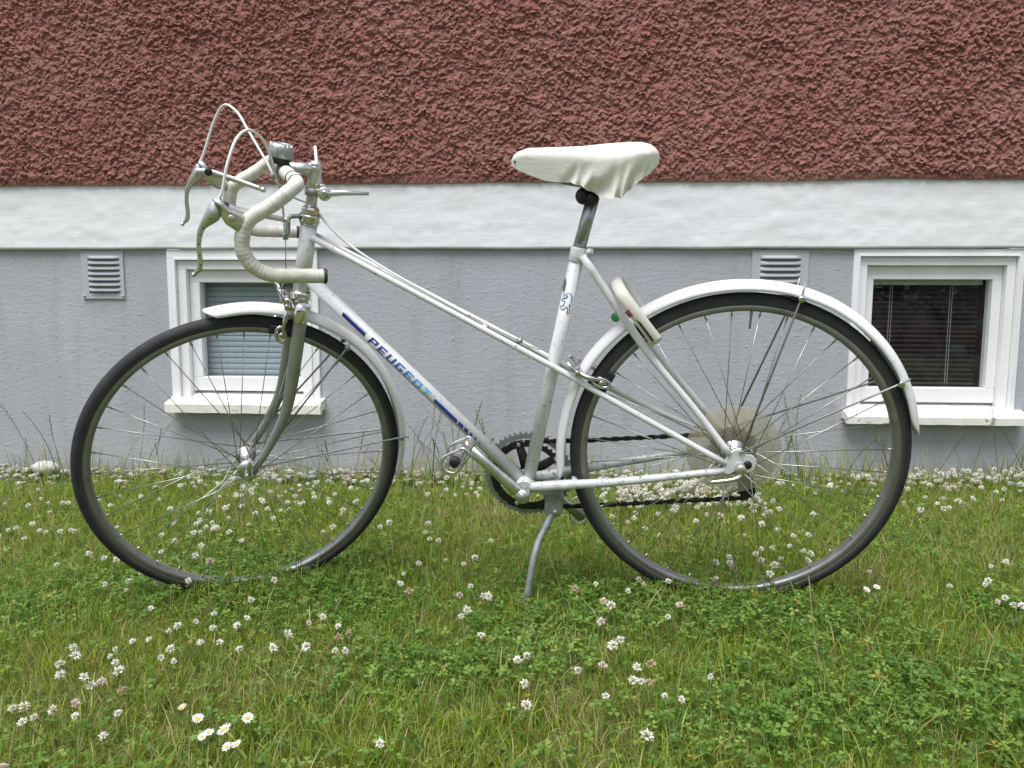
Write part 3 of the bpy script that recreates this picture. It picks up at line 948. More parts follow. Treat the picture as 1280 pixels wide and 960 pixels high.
# lettering on the down tube: squared sloping capitals, strokes as quads in a 1 x 1 cell
GLYPH = {
    'P': [(0, 0, .27, 1), (.27, .80, 1, 1), (.73, .38, 1, .80), (.27, .38, .73, .56)],
    'E': [(0, 0, .27, 1), (.27, .80, .98, 1), (.27, .41, .90, .59), (.27, 0, .98, .2)],
    'U': [(0, .0, .27, 1), (.73, 0, 1, 1), (.27, 0, .73, .2)],
    'G': [(0, 0, .27, 1), (.27, .80, .98, 1), (.27, 0, .73, .2), (.73, 0, 1, .52), (.52, .36, .73, .52)],
    'O': [(0, 0, .27, 1), (.73, 0, 1, 1), (.27, .80, .73, 1), (.27, 0, .73, .2)],
    'T': [(0, .80, 1, 1), (.365, 0, .635, .80)],
}
CH, CW, GAP, T0 = 0.0158, 0.0190, 0.0060, 0.1500
for i, ch in enumerate("PEUGEOT"):
    vs, fs, tone = [], [], []
    for x0, y0, x1, y1 in GLYPH[ch]:
        k = max(1, int(round((y1 - y0) * 5)))
        for j in range(k):
            ya, yb = y0 + (y1 - y0) * j / k, y0 + (y1 - y0) * (j + 1) / k
            n = len(vs)
            for x, y in ((x0, ya), (x1, ya), (x1, yb), (x0, yb)):
                a = (y - 0.5) * CH + AO - 0.0005
                vs.append(dt_map(T0 + i * (CW + GAP) + x * CW + 0.18 * (y - 0.5) * CH, a, 0.0005))
                tone.append(min(1, max(0, (i + x) / 7 * 1.05)))
            fs.append((n, n + 1, n + 2, n + 3))
    me = np_mesh('letter', np.array([tuple(p) for p in vs]), np.array(fs), 'letter', np.repeat(np.array(tone)[:, None], 3, 1), attr="tone")
    o = link_mesh('letter', me, frame)
    o["label"] = "letter %s of the blue lettering on the down tube" % ch

# emblem on the seat tube: a standing lion drawn in blue outline
st_map = on_tube(ST0, ST1, 0.0140)
LINES = [[(165, 565), (195, 525), (235, 528), (218, 568), (182, 592), (200, 560)],
         [(230, 506), (290, 498), (320, 545), (302, 600), (290, 660), (286, 695)],
         [(300, 520), (315, 570), (290, 590)],
         [(180, 592), (132, 606), (150, 628), (200, 622)],
         [(210, 575), (232, 560), (250, 530)],
         [(200, 622), (195, 650), (170, 690), (125, 705), (120, 725), (150, 748), (182, 735), (222, 690), (245, 735), (222, 775), (245, 797), (272, 775), (268, 700), (262, 650)]]
vs, fs, tone = [], [], []


def em(px, py):
    # pixel sketch -> metres along / round the tube
    s = 0.4075 - (py - 640) / 12 * 0.00166
    a = (px - 218 - (640 - py) * 0.25) / 12 * 0.00160
    return s, a - 0.0015


for ln_ in LINES:
    for (xa, ya), (xb, yb) in zip(ln_[:-1], ln_[1:]):
        s0, a0 = em(xa, ya); s1, a1 = em(xb, yb)
        d = Vector((s1 - s0, a1 - a0)); dl = d.length or 1e-6
        nx, ny = -d.y / dl * 0.00085, d.x / dl * 0.00085
        s0, a0, s1, a1 = s0 - d.x / dl * 0.0003, a0 - d.y / dl * 0.0003, s1 + d.x / dl * 0.0003, a1 + d.y / dl * 0.0003
        n = len(vs)
        # on this tube "round" runs away from the front edge, so flip the sign
        for ss, aa in ((s0 + nx, a0 + ny), (s1 + nx, a1 + ny), (s1 - nx, a1 - ny), (s0 - nx, a0 - ny)):
            vs.append(st_map(ss, -aa, 0.0006)); tone.append(min(1, max(0, (ss - 0.386) / 0.040)))
        fs.append((n, n + 1, n + 2, n + 3))
em_o = link_mesh('emblem', np_mesh('emblem', np.array([tuple(p) for p in vs]), np.array(fs), 'emblem', np.repeat(np.array(tone)[:, None], 3, 1), attr="tone"), frame)
em_o["label"] = "blue outline emblem of a standing lion"

# ---- wheels (wheel axes: y = axle)
def spoke_mesh(flange_r, flange_w, rim_r, rim_w, twist, name='spoke'):
    a = Vector((flange_r * math.cos(twist), -flange_w, flange_r * math.sin(twist)))
    b = Vector((rim_r, -rim_w, 0))
    d = (b - a).normalized()
    mb = MB().tube([a, b], 0.00105, 6)
    mb.tube([b - d * 0.013, b + d * 0.001], 0.0021, 8)
    return mb.mesh(name, 'spoke')


def make_wheel(name, loc, rot, rear):
    wh = empty(name, bike, loc, rot)
    sec = []
    for k in range(20):                                   # rounded tyre section with a slightly raised tread
        a = math.radians(-140 + 280 * k / 19)
        rr = 0.0148 * (1.03 if abs(a) < 0.75 else 1.0)
        sec.append((0.3250 + rr * math.cos(a), rr * math.sin(a)))
    MB().lathe(sec, (0, 0, 0), (0, 1, 0), 144, closed=True).build('tyre', 'tyre', wh)
    rim = [(0.3165, -0.0105), (0.3185, -0.0112), (0.3180, -0.0122), (0.3095, -0.0120), (0.3060, -0.0104), (0.3040, -0.0060), (0.3034, 0.0),
           (0.3040, 0.0060), (0.3060, 0.0104), (0.3095, 0.0120), (0.3180, 0.0122), (0.3185, 0.0112), (0.3165, 0.0105)]
    fix_normals(MB().lathe(rim, (0, 0, 0), (0, 1, 0), 144, closed=True).build('rim', 'rim', wh))
    fw_n, fw_f = (0.034, 0.034) if not rear else (0.036, 0.020)
    fr_ = 0.0190 if not rear else 0.0225
    mb = MB().lathe([(0.009, -fw_n - 0.006), (0.012, -fw_n - 0.004), (fr_ + 0.003, -fw_n - 0.002), (fr_ + 0.003, -fw_n + 0.002), (0.014, -fw_n + 0.005),
                     (0.0115, 0), (0.014, fw_f - 0.005), (fr_ + 0.003, fw_f - 0.002), (fr_ + 0.003, fw_f + 0.002), (0.012, fw_f + 0.004), (0.009, fw_f + 0.006)], (0, 0, 0), (0, 1, 0), 28)
    mb.build('hub', 'alloy', wh)
    half = 0.052 if not rear else 0.0600
    MB().cyl((0, -half - 0.006, 0), (0, half + 0.006, 0), 0.0048, 12).build('axle', 'dull_steel', wh)
    for s in (-1, 1):
        MB().cyl((0, s * (half - 0.008), 0), (0, s * (half - 0.001), 0), 0.0085, 6).build('axle_nut', 'dull_steel', wh)
    meshes = {}
    for side in (1, -1):                                  # 1 = near side
        for tw in (1, -1):
            meshes[(side, tw)] = spoke_mesh(fr_, side * (fw_n if side > 0 else fw_f), 0.3070, side * 0.003, tw * 1.15)
    off = 0.05 if rear else 0.02
    for k in range(36):
        side = 1 if k % 2 == 0 else -1
        tw = 1 if (k // 2) % 2 == 0 else -1
        o = link_mesh('spoke', meshes[(side, tw)], wh)
        o.rotation_euler = (0, -(off + 2 * math.pi * k / 36), 0)
    va = math.radians(86) if rear else math.radians(60)
    c, s = math.cos(va), math.sin(va)
    MB().cyl((0.305 * c, 0, 0.305 * s), (0.268 * c, 0, 0.268 * s), 0.0028, 10, 0.0022).build('valve', 'dull_steel', wh)
    return wh


rear_wheel = make_wheel('rear_wheel', L(*RH), Matrix.Identity(3), True)
front_wheel = make_wheel('front_wheel', S(*FH), STEER, False)

# rear: spoke protector, sprockets; front and rear quick releases
fix_normals(MB().lathe([(0.024, 0.0255), (0.060, 0.0255), (0.064, 0.0275), (0.0965, 0.0285), (0.0975, 0.0300), (0.0965, 0.0305), (0.062, 0.0295), (0.024, 0.0285)], (0, 0, 0), (0, 1, 0), 72, closed=True)
            .build('spoke_protector', 'amber', rear_wheel))


def gear_outline(r, teeth, depth, n_per=4):
    out = []
    for i in range(teeth):
        a = 2 * math.pi * i / teeth
        st = 2 * math.pi / teeth
        for f, rr in ((0.0, r - depth), (0.28, r - depth), (0.45, r), (0.62, r), (0.82, r - depth)):
            out.append((rr * math.cos(a + f * st), rr * math.sin(a + f * st)))
    return out


def toothed_ring(mb, cu_, cv_, r_out, teeth, depth, r_in, w0, w1):
    o = gear_outline(r_out, teeth, depth)
    n = len(o)
    vs = []
    for w in (w0, w1):
        vs += [L(cu_ + x, cv_ + y, w) for x, y in o]
        vs += [L(cu_ + r_in * math.cos(2 * math.pi * j / n), cv_ + r_in * math.sin(2 * math.pi * j / n), w) for j in range(n)]
    fs = []
    for j in range(n):
        k = (j + 1) % n
        fs += [(j, k, n + k, n + j), (2 * n + k, 2 * n + j, 3 * n + j, 3 * n + k), (k, j, 2 * n + j, 2 * n + k), (n + j, n + k, 3 * n + k, 3 * n + j)]
    mb.add(vs, fs, False)
    return mb


sp = empty('freewheel', bike)
for i, (rr, tt) in enumerate(((0.052, 26), (0.046, 23), (0.040, 20), (0.034, 17), (0.029, 14))):
    fix_normals(toothed_ring(MB(), RH[0], RH[1], rr, tt, 0.005, 0.018, -0.0330 - i * 0.0050, -0.0350 - i * 0.0050).build('sprocket', 'chain', sp))
MB().cyl(L(0, 0.34, -0.031), L(0, 0.34, -0.057), 0.0185, 24).build('freewheel_body', 'dull_steel', sp)

qr = empty('rear_quick_release', bike)
MB().cyl(L(0.000, 0.3430, 0.0665), L(0.000, 0.3430, 0.0850), 0.0098, 18).build('cap', 'alloy', qr)
MB().tube(spline([L(0.0, 0.3400, 0.079), L(-0.004, 0.3290, 0.085), L(-0.022, 0.3240, 0.088), L(-0.060, 0.3190, 0.088)], 6), [0.0050] * 10 + [0.0040] * 9, 10, flat=0.6).build('lever', 'chrome', qr)
qf = empty('front_quick_release', bike)
MB().cyl(S(-1.0601, 0.34, 0.0565), S(-1.0601, 0.34, 0.0720), 0.0092, 18).build('cap', 'alloy', qf)
MB().tube([S(-1.0601, 0.345, 0.069), S(-1.057, 0.360, 0.073), S(-1.052, 0.388, 0.073)], [0.0050, 0.0048, 0.0036], 10, flat=0.6).build('lever', 'chrome', qf)
MB().cyl(S(-1.0601, 0.34, -0.0565), S(-1.0601, 0.34, -0.0700), 0.0085, 14).build('nut', 'alloy', qf)

# ---- fork
fork = empty('fork', bike)
for s in (1, -1):
    MB().tube(spline([S(-0.8985, 0.674, 0.040 * s), S(-0.9050, 0.650, 0.046 * s), S(-0.9340, 0.5490, 0.050 * s), S(-0.9600, 0.4720, 0.052 * s), S(-0.9980, 0.4090, 0.0535 * s), S(-1.0400, 0.3560, 0.0545 * s), S(-1.0540, 0.3440, 0.055 * s)], 6),
              [lerp_list([0, 12, 24, 36], [0.0148, 0.0140, 0.0098, 0.0066], i) for i in range(37)], 16, flat=0.74, flat_axis=(0, 1, 0)).build('blade', 'fork_chrome', fork)
    MB().plate([(-1.0460, 0.3540), (-1.0520, 0.3600), (-1.0660, 0.3480), (-1.0680, 0.3320), (-1.0600, 0.3280), (-1.0520, 0.3330)], S, 0.0520 * s, 0.0560 * s).build('fork_end', 'chrome', fork)
cr_o = MB()
cr_o.box(S(-0.8930, 0.6840, 0), (S(-0.8930, 0.6840, 0.052) - S(-0.8930, 0.6840, 0)), (S(-0.8790, 0.6803, 0) - S(-0.8930, 0.6840, 0)), HA * 0.0115, 0.45)
for s in (1, -1):
    cr_o.lathe([(0.0, 0.016), (0.0105, 0.014), (0.0150, 0.004), (0.0154, -0.022), (0.0150, -0.024)], S(-0.8975, 0.6790, 0.044 * s), HA, 16)
cr_o.build('crown', 'chrome', fork)
MB().cyl(axis_pt(0.675), axis_pt(0.712), 0.0148, 18).build('steerer', 'chrome', fork)

# ---- headset
hs = empty('headset', bike)
MB().lathe([(0.0170, -0.012), (0.0205, -0.009), (0.0195, -0.004), (0.0215, 0.0), (0.0200, 0.006), (0.0176, 0.010)], axis_pt(0.700), HA, 28).build('lower_cup', 'chrome', hs)
MB().lathe([(0.0176, -0.008), (0.0200, -0.004), (0.0212, 0.001), (0.0192, 0.005), (0.0205, 0.008), (0.0205, 0.012), (0.0180, 0.0135)], axis_pt(0.850), HA, 28).build('upper_cup', 'chrome', hs)
MB().lathe([(0.0180, 0.0), (0.0185, 0.001), (0.0185, 0.009), (0.0150, 0.013), (0.0120, 0.014)], axis_pt(0.8645), HA, 8, smooth=False).build('locknut', 'chrome', hs)
hg = MB()
hg.tube([S(-0.857, 0.8610, 0.0), S(-0.884, 0.8625, 0.0), S(-0.890, 0.8580, 0.0), S(-0.8940, 0.8320, 0.0), S(-0.9010, 0.8250, 0.0)], 0.0046, 10, flat=1.5, flat_axis=(0, 1, 0))
hg.cyl(S(-0.9010, 0.8180, 0.0), S(-0.9010, 0.8320, 0.0), 0.0055, 10)
hg.build('cable_hanger', 'dull_steel', hs)

# ---- stem, handlebar, tape
stem = empty('stem', bike)
MB().tube([axis_pt(0.872), axis_pt(0.925), axis_pt(0.938)], [0.0111, 0.0111, 0.0118], 20).build('quill', 'alloy', stem)
q_top = axis_pt(0.9550)
MB().tube(spline([axis_pt(0.918), axis_pt(0.938), q_top + Vector((0.001, 0, 0.001)) * 0, ], 4), [0.0126] * 9, 20).build('neck', 'alloy', stem)
MB().lathe([(0.0126, -0.010), (0.0126, 0.004), (0.0105, 0.0085), (0.0, 0.0090)], q_top, HA, 20).build('cap', 'alloy', stem)
qa = S(-0.8240, 0.9505); cb = S(-0.8857, 0.9561)
MB().tube([qa, qa * 0.5 + cb * 0.5, cb], [0.0122, 0.0112, 0.0125], 16).build('extension', 'alloy', stem)
latn = (S(0, 0, 1) - S(0, 0, 0))
MB().lathe([(0.0150, -0.0200), (0.0172, -0.0185), (0.0172, 0.0185), (0.0150, 0.0200)], cb, latn, 24).build('bar_clamp', 'alloy', stem)
MB().cyl(S(-0.9050, 0.9440, 0.012), S(-0.9050, 0.9440, -0.012), 0.0060, 12).build('clamp_bolt', 'dull_steel', stem)

bar = empty('handlebar', bike)
BARPTS = [(-0.8857, 0.9561, 0.0), (-0.8855, 0.9565, 0.06), (-0.8820, 0.9565, 0.13), (-0.8800, 0.9540, 0.165), (-0.8900, 0.9480, 0.183), (-0.9224, 0.9285, 0.190),
          (-0.9710, 0.9040, 0.191), (-0.9865, 0.8790, 0.191), (-0.9900, 0.8480, 0.191), (-0.9766, 0.8205, 0.191), (-0.9494, 0.8025, 0.191), (-0.9050, 0.7945, 0.191), (-0.8590, 0.7870, 0.191)]
MB().tube([S(-0.8857, 0.9561, w) for w in (-0.075, -0.03, 0.03, 0.075)], [0.0116, 0.0126, 0.0126, 0.0116], 18).build('bare_bar', 'alloy', bar)
for s in (1, -1):
    path = spline([S(u, v, w * s) for u, v, w in BARPTS[1:]], 14)
    # resample evenly and give each turn of tape its own overlapping edge
    P = np.array([tuple(p) for p in path]); d = np.concatenate([[0], np.cumsum(np.linalg.norm(np.diff(P, axis=0), axis=1))])
    step = 0.0016; t = np.arange(0, d[-1], step)
    Q = np.stack([np.interp(t, d, P[:, k]) for k in range(3)], 1)
    turn = 0.0080
    wob = 0.0012 * np.sin(t * 90 + s)
    ph = ((t + wob) / turn) % 1.0
    rr = 0.0127 + 0.0007 * (1 - ph) ** 0.7 + 0.0003 * np.sin(t * 230)
    MB().tube([Vector(q) for q in Q], list(rr), 16).build('tape_wrap', 'tape', bar)
    e0, e1 = S(-0.8600, 0.7872, 0.191 * s), S(-0.8545, 0.7863, 0.191 * s)
    MB().cyl(e0, e1, 0.0139, 18).build('end_plug', 'black', bar)
    for u, v, w in ((-0.8820, 0.9565, 0.132), (-0.8800, 0.9543, 0.160)) if s > 0 else ():
        dd = (S(-0.8800, 0.954, 0.165 * s) - S(-0.8820, 0.9565, 0.13 * s)).normalized()
        MB().lathe([(0.0136, -0.0016), (0.0141, -0.001), (0.0141, 0.001), (0.0136, 0.0016)], S(u, v, w * s), dd, 18).build('tape_band', 'black', bar)

# ---- brake levers
HOOD = [(-1.0151, 0.9480), (-1.0215, 0.9465), (-1.0240, 0.9436), (-1.0160, 0.9365), (-1.0150, 0.9260), (-1.0159, 0.9157), (-1.0104, 0.9019), (-0.9963, 0.8885), (-0.9860, 0.8840), (-0.9780, 0.8835), (-0.9708, 0.8942), (-0.9735, 0.9040), (-0.9756, 0.9124), (-0.9926, 0.9239), (-1.0047, 0.9325), (-1.0092, 0.9433)]
BLO = [(-1.0249, 0.9417), (-1.0348, 0.93), (-1.0493, 0.9081), (-1.0579, 0.8934), (-1.0637, 0.8707), (-1.0666, 0.8459), (-1.0703, 0.8337), (-1.0781, 0.8234)]
BLI = [(-1.016, 0.9365), (-1.0174, 0.9131), (-1.0419, 0.8997), (-1.0508, 0.887), (-1.0561, 0.8697), (-1.0584, 0.8447), (-1.0635, 0.8284), (-1.0769, 0.8203)]
for s in (1, -1):
    lv = empty('brake_lever', bike)
    ou, ov = (0, 0) if s > 0 else (-0.014, 0.012)
    T = lambda u, v, w, s=s, ou=ou, ov=ov: S(u + ou, v + ov, (0.191 + w) * s)
    # hood: rounded body, wide in the middle
    n = len(HOOD)
    cx, cy = sum(p[0] for p in HOOD) / n, sum(p[1] for p in HOOD) / n
    vs = []
    for wv, k in ((-0.0120, 0.55), (-0.0105, 0.88), (-0.004, 1.0), (0.004, 1.0), (0.0105, 0.88), (0.0120, 0.55)):
        vs += [T(cx + (p[0] - cx) * k, cy + (p[1] - cy) * k, wv) for p in HOOD]
    fs = [(i * n + j, i * n + (j + 1) % n, (i + 1) * n + (j + 1) % n, (i + 1) * n + j) for i in range(5) for j in range(n)]
    fs += [tuple(range(n)), tuple(5 * n + j for j in range(n))]
    fix_normals(MB().add(vs, fs, True).build('hood', 'alloy', lv))
    MB().cyl(T(-1.0000, 0.9120, 0.0100), T(-1.0000, 0.9120, 0.0130), 0.0062, 16).build('pivot_cap', 'alloy', lv)
    # blade: channel-shaped strip, wide at the root
    bl = MB()
    k = len(BLO)
    so = spline([Vector((p[0], p[1], 0)) for p in BLO], 5); si = spline([Vector((p[0], p[1], 0)) for p in BLI], 5)
    vs = []
    for i, (a, b) in enumerate(zip(so, si)):
        hw = lerp_list([0, 8, 30, len(so)], [0.0085, 0.0080, 0.0055, 0.0042], i)
        for (p, w) in ((b, -hw * 0.75), (a, -hw), (a, hw), (b, hw * 0.75)):
            vs.append(T(p.x, p.y, w))
    m_ = len(so)
    fs = [(i * 4 + j, i * 4 + (j + 1) % 4, (i + 1) * 4 + (j + 1) % 4, (i + 1) * 4 + j) for i in range(m_ - 1) for j in range(4)] + [(0, 1, 2, 3), tuple((m_ - 1) * 4 + j for j in range(4))]
    fix_normals(bl.add(vs, fs, True).build('blade', 'alloy', lv))
    for i in range(7, m_ - 8, 4):                          # row of drilled holes
        a = so[i] * 0.5 + si[i] * 0.5
        MB().lathe([(0, 0), (0.0014, 0), (0.0014, 0.0009), (0, 0.0009)], T(a.x, a.y, lerp_list([0, 8, 30, m_], [0.0085, 0.0080, 0.0055, 0.0042], i) * 0.88), T(0, 0, 1) - T(0, 0, 0), 8).build('drilled_hole', 'black', lv)
    MB().lathe([(0, -0.004), (0.003, -0.003), (0.0042, 0), (0.003, 0.003), (0, 0.004)], T(-1.0776, 0.8215, 0), T(0, 0, 1) - T(0, 0, 0), 12).build('blade_tip', 'alloy', lv)
    # extension lever reaching back along the bar tops
    MB().tube(spline([T(-1.0300, 0.9290, -0.016), T(-1.0000, 0.9240, -0.017), T(-0.955, 0.9060, -0.030), T(-0.9080, 0.8860, -0.055)], 6), [0.0068] * 8 + [0.0056] * 6 + [0.0048] * 5, 12, flat=0.7).build('extension_lever', 'alloy', lv)
    MB().lathe([(0, -0.006), (0.0045, -0.004), (0.0058, 0), (0.0045, 0.005), (0, 0.006)], T(-0.9060, 0.8850, -0.056), T(-0.9060, 0.8850, -0.056) - T(-0.955, 0.906, -0.03), 12).build('lever_end', 'alloy', lv)
    MB().cyl(T(-1.0060, 0.9270, -0.013), T(-1.0060, 0.9270, -0.0275), 0.0080, 18).build('lever_bolt', 'black', lv)

# ---- cables
c_far = [S(-1.0330, 0.9570, -0.191), S(-1.0216, 0.9740, -0.191), S(-0.9886, 1.0375, -0.188), S(-0.9640, 1.0667, -0.170), S(-0.9441, 1.0537, -0.125), S(-0.9328, 1.0251, -0.090), S(-0.9104, 0.9662, -0.040), S(-0.8960, 0.9250, -0.022), S(-0.8700, 0.8950, -0.022), S(-0.8400, 0.8760, -0.022)]
c_far += [L(-0.8050, 0.8350, 0.004), L(-0.7650, 0.7950, 0.004), L(-0.6900, 0.7420, 0.0045), L(-0.5800, 0.6750, 0.004), L(-0.5350, 0.6480, 0.003)]
c_near = [S(-1.0150, 0.9440, 0.191), S(-1.0060, 0.9560, 0.191), S(-0.9895, 0.9981, 0.182), S(-0.9662, 1.0354, 0.160), S(-0.9415, 1.0433, 0.122), S(-0.9184, 1.0196, 0.083), S(-0.9068, 0.9776, 0.052), S(-0.8990, 0.9230, 0.024), S(-0.8980, 0.8700, 0.006), S(-0.9010, 0.8320, 0.0)]
for nm, pts in (('rear_brake_cable', c_far), ('front_brake_cable', c_near)):
    cb_ = empty(nm, bike)
    MB().tube(spline(pts, 10), 0.0026, 10).build('sheath', 'white_cable', cb_)
    if nm.startswith('front'):
        MB().tube([S(-0.9010, 0.8190, 0.0), S(-0.9130, 0.7420, 0.0)], 0.0009, 6).build('inner_wire', 'steel_thread', cb_)
        for s in (1, -1):
            MB().tube([S(-0.9130, 0.7420, 0.0), S(-0.9300, 0.7230, 0.028 * s)], 0.0009, 6).build('straddle_wire', 'steel_thread', cb_)
        MB().box(S(-0.9130, 0.7420, 0), (0.004, 0, 0), (0, 0.006, 0), (0, 0, 0.005), 0.3).build('straddle_yoke', 'chrome', cb_)
    else:
        MB().tube([L(-0.5350, 0.6480, 0.003), L(-0.4150, 0.5800, 0.0), L(-0.3960, 0.5690, -0.012)], 0.0008, 6).build('inner_wire', 'steel_thread', cb_)
        MB().tube([L(-0.4400, 0.5970, 0.004), L(-0.3330, 0.5230, 0.014)], 0.0008, 6).build('inner_wire', 'steel_thread', cb_)
        MB().cyl(L(-0.4420, 0.5900, 0.0), L(-0.4300, 0.5940, 0.0), 0.006, 10).build('cable_stop', 'dull_steel', cb_)

# ---- bell
bell = empty('bell', bike)
bo = S(-0.8915, 0.9760, 0.036)
bz = (S(-0.8790, 1.0200, 0.036) - S(-0.8915, 0.9760, 0.036)).normalized()
MB().lathe([(0.0145, -0.012), (0.0185, -0.010), (0.0195, 0.000), (0.0185, 0.004)], bo + bz * 0.006, bz, 24).build('base', 'black', bell)
MB().lathe([(0.0215, 0.006), (0.0236, 0.008), (0.0236, 0.0185), (0.0225, 0.0260), (0.0190, 0.0310), (0.0165, 0.0325), (0.0160, 0.0310), (0.0, 0.0310)], bo, bz, 32).build('dome', 'bell_grey', bell)
for k in range(14):
    a = 2 * math.pi * k / 14
    e1 = bz.orthogonal().normalized(); e2 = bz.cross(e1)
    d = math.cos(a) * e1 + math.sin(a) * e2
    MB().tube([bo + bz * 0.0225 + d * 0.0232, bo + bz * 0.0312 + d * 0.0190], 0.0010, 6).build('rib', 'alloy', bell)
MB().lathe([(0.0128, -0.008), (0.0155, -0.008), (0.0155, 0.008), (0.0128, 0.008)], S(-0.8857, 0.9561, 0.036), latn, 24, closed=True).build('clamp', 'dull_steel', bell)

# ---- shift levers on the stem
sh = empty('gear_shifter', bike)
MB().lathe([(0.0126, -0.008), (0.0150, -0.007), (0.0150, 0.007), (0.0126, 0.008)], axis_pt(0.9060), HA, 20, closed=True).build('clamp_band', 'dull_steel', sh)
MB().cyl(S(-0.8150, 0.9030, -0.028), S(-0.8150, 0.9030, 0.028), 0.0065, 16).build('boss', 'dull_steel', sh)
for s, tip, mid in ((1, (-0.7290, 0.8960), (-0.780, 0.9015)), (-1, (-0.8140, 0.9890), (-0.8170, 0.935))):
    MB().cyl(S(-0.8150, 0.9030, 0.013 * s), S(-0.8150, 0.9030, 0.024 * s), 0.0135, 22).build('lever_drum', 'alloy', sh)
    MB().cyl(S(-0.8150, 0.9030, 0.024 * s), S(-0.8150, 0.9030, 0.030 * s), 0.0080, 16).build('wing_bolt', 'chrome', sh)
    MB().tube([S(-0.8150, 0.9030, 0.020 * s), S(mid[0], mid[1], 0.022 * s), S(tip[0], tip[1], 0.030 * s)], [0.0072, 0.0054, 0.0032], 12, flat=0.65).build('lever_arm', 'alloy', sh)
MB().cyl(S(-0.8260, 0.9100, 0.016), S(-0.8260, 0.9100, 0.021), 0.0040, 8).build('band_screw', plain('brass', (0.55, 0.42, 0.16), 0.3, 0.9), sh)

# ---- front brake
fb = empty('front_brake', bike)
MB().box(S(-0.9180, 0.6880, 0), S(-0.9180, 0.6880, 0.034) - S(-0.9180, 0.6880, 0), (0.006, 0, 0), (0, 0, 0.008), 0.3).build('back_plate', 'dull_steel', fb)
for s in (1, -1):
    MB().tube(spline([S(-0.9310, 0.7250, 0.030 * s), S(-0.9290, 0.7100, 0.036 * s), S(-0.9230, 0.6900, 0.033 * s), S(-0.9290, 0.6680, 0.040 * s), S(-0.9370, 0.6500, 0.040 * s), S(-0.9400, 0.6250, 0.034 * s)], 6), [0.0042] * 10 + [0.0056] * 12 + [0.0048] * 9, 10).build('caliper_arm', 'chrome', fb)
    MB().tube(spline([S(-0.9240, 0.7040, 0.030 * s), S(-0.9150, 0.6990, 0.034 * s), S(-0.9130, 0.6800, 0.034 * s), S(-0.9180, 0.6680, 0.034 * s)], 6), 0.0045, 10).build('spring', 'chrome', fb)
    MB().cyl(S(-0.9230, 0.6900, 0.026 * s), S(-0.9230, 0.6900, 0.043 * s), 0.0062, 12).build('pivot_bolt', 'chrome', fb)
    ring = [S(-0.9440 + 0.0095 * math.cos(a), 0.6330 + 0.0165 * math.sin(a), 0.036 * s) for a in np.linspace(0, 2 * math.pi, 17)]
    MB().tube(ring, 0.0036, 8, cap=False).build('pad_holder', 'chrome', fb)
    MB().cyl(S(-0.9440, 0.6330, 0.022 * s), S(-0.9440, 0.6330, 0.044 * s), 0.0055, 10).build('pad_bolt', 'chrome', fb)
    pc = S(-0.9360, 0.6340, 0.0185 * s)
    MB().box(pc, (S(-0.9080, 0.6240, 0.0185 * s) - pc), (S(-0.9360, 0.6340, 0.0240 * s) - pc), (S(-0.9335, 0.6430, 0.0185 * s) - pc), 0.25).build('brake_pad', 'black', fb)

# ---- fenders: curved troughs of real thickness
def make_fender(name, to3, cu_, cv_, a0, a1, radii, mat='fender'):
    K, J = 64, 10
    vs = []
    for lay, dr in ((0, 0.0), (1, -0.0016)):
        for i in range(K + 1):
            t = i / K
            a = math.radians(a0 + (a1 - a0) * t)
            R0 = float(np.interp(t, [p[0] for p in radii], [p[1] for p in radii]))
            tip = min(1.0, math.sqrt(max(0.0, t / 0.035)), math.sqrt(max(0.0, (1 - t) / 0.035)))
            tip = max(0.30, tip)
            for j in range(J + 1):
                ph = math.radians(-82 + 164 * j / J) * tip
                rr = 0.0225 + dr
                r_ = R0 - 0.0225 + rr * math.cos(ph)
                vs.append(to3(cu_ + r_ * math.cos(a), cv_ + r_ * math.sin(a), rr * math.sin(ph)))
    n = J + 1
    off = (K + 1) * n
    fs = []
    for i in range(K):
        for j in range(J):
            q = (i * n + j, i * n + j + 1, (i + 1) * n + j + 1, (i + 1) * n + j)
            fs.append(q); fs.append(tuple(k + off for k in q[::-1]))
        for j in (0, J):
            a, b = i * n + j, (i + 1) * n + j
            fs.append((a, b, b + off, a + off))
    for i in (0, K):
        for j in range(J):
            a, b = i * n + j, i * n + j + 1
            fs.append((a, b, b + off, a + off))
    root = empty(name, bike)
    fix_normals(MB().add(vs, fs, True).build('blade', mat, root))
    return root


rf = make_fender('rear_fender', L, *RH, 189.5, 7.2, [(0, 0.372), (0.12, 0.368), (0.25, 0.372), (0.4, 0.368), (0.55, 0.3655), (0.7, 0.3665), (0.85, 0.362), (1, 0.354)])
ff = make_fender('front_fender', S, *FH, 93.6, -20.5, [(0, 0.360), (0.12, 0.3665), (0.3, 0.372), (0.5, 0.371), (0.75, 0.362), (1, 0.352)])
for s in (1, -1):
    for (u, v, eu, ev) in ((0.1063, 0.6691, 0.1130, 0.7000), (0.2981, 0.4990, 0.3160, 0.5080)):
        MB().tube([L(0.0005, 0.3755, 0.0690 * s), L(u, v, 0.0255 * s), L(eu, ev, 0.0245 * s)], 0.0022, 8).build('stay', 'dull_steel', rf)
        MB().cyl(L(u, v, 0.0205 * s), L(u, v, 0.0330 * s), 0.0062, 12).build('stay_clamp', 'chrome', rf)
    for (u, v, eu, ev) in ((-0.8120, 0.5760, -0.8060, 0.5850), (-0.7180, 0.3335, -0.7000, 0.3300)):
        MB().tube([S(-1.0499, 0.3530, 0.0600 * s), S(u, v, 0.0255 * s), S(eu, ev, 0.0245 * s)], 0.0021, 8).build('stay', 'dull_steel', ff)
        MB().cyl(S(u, v, 0.0205 * s), S(u, v, 0.0330 * s), 0.0055, 12).build('stay_clamp', 'dull_steel', ff)
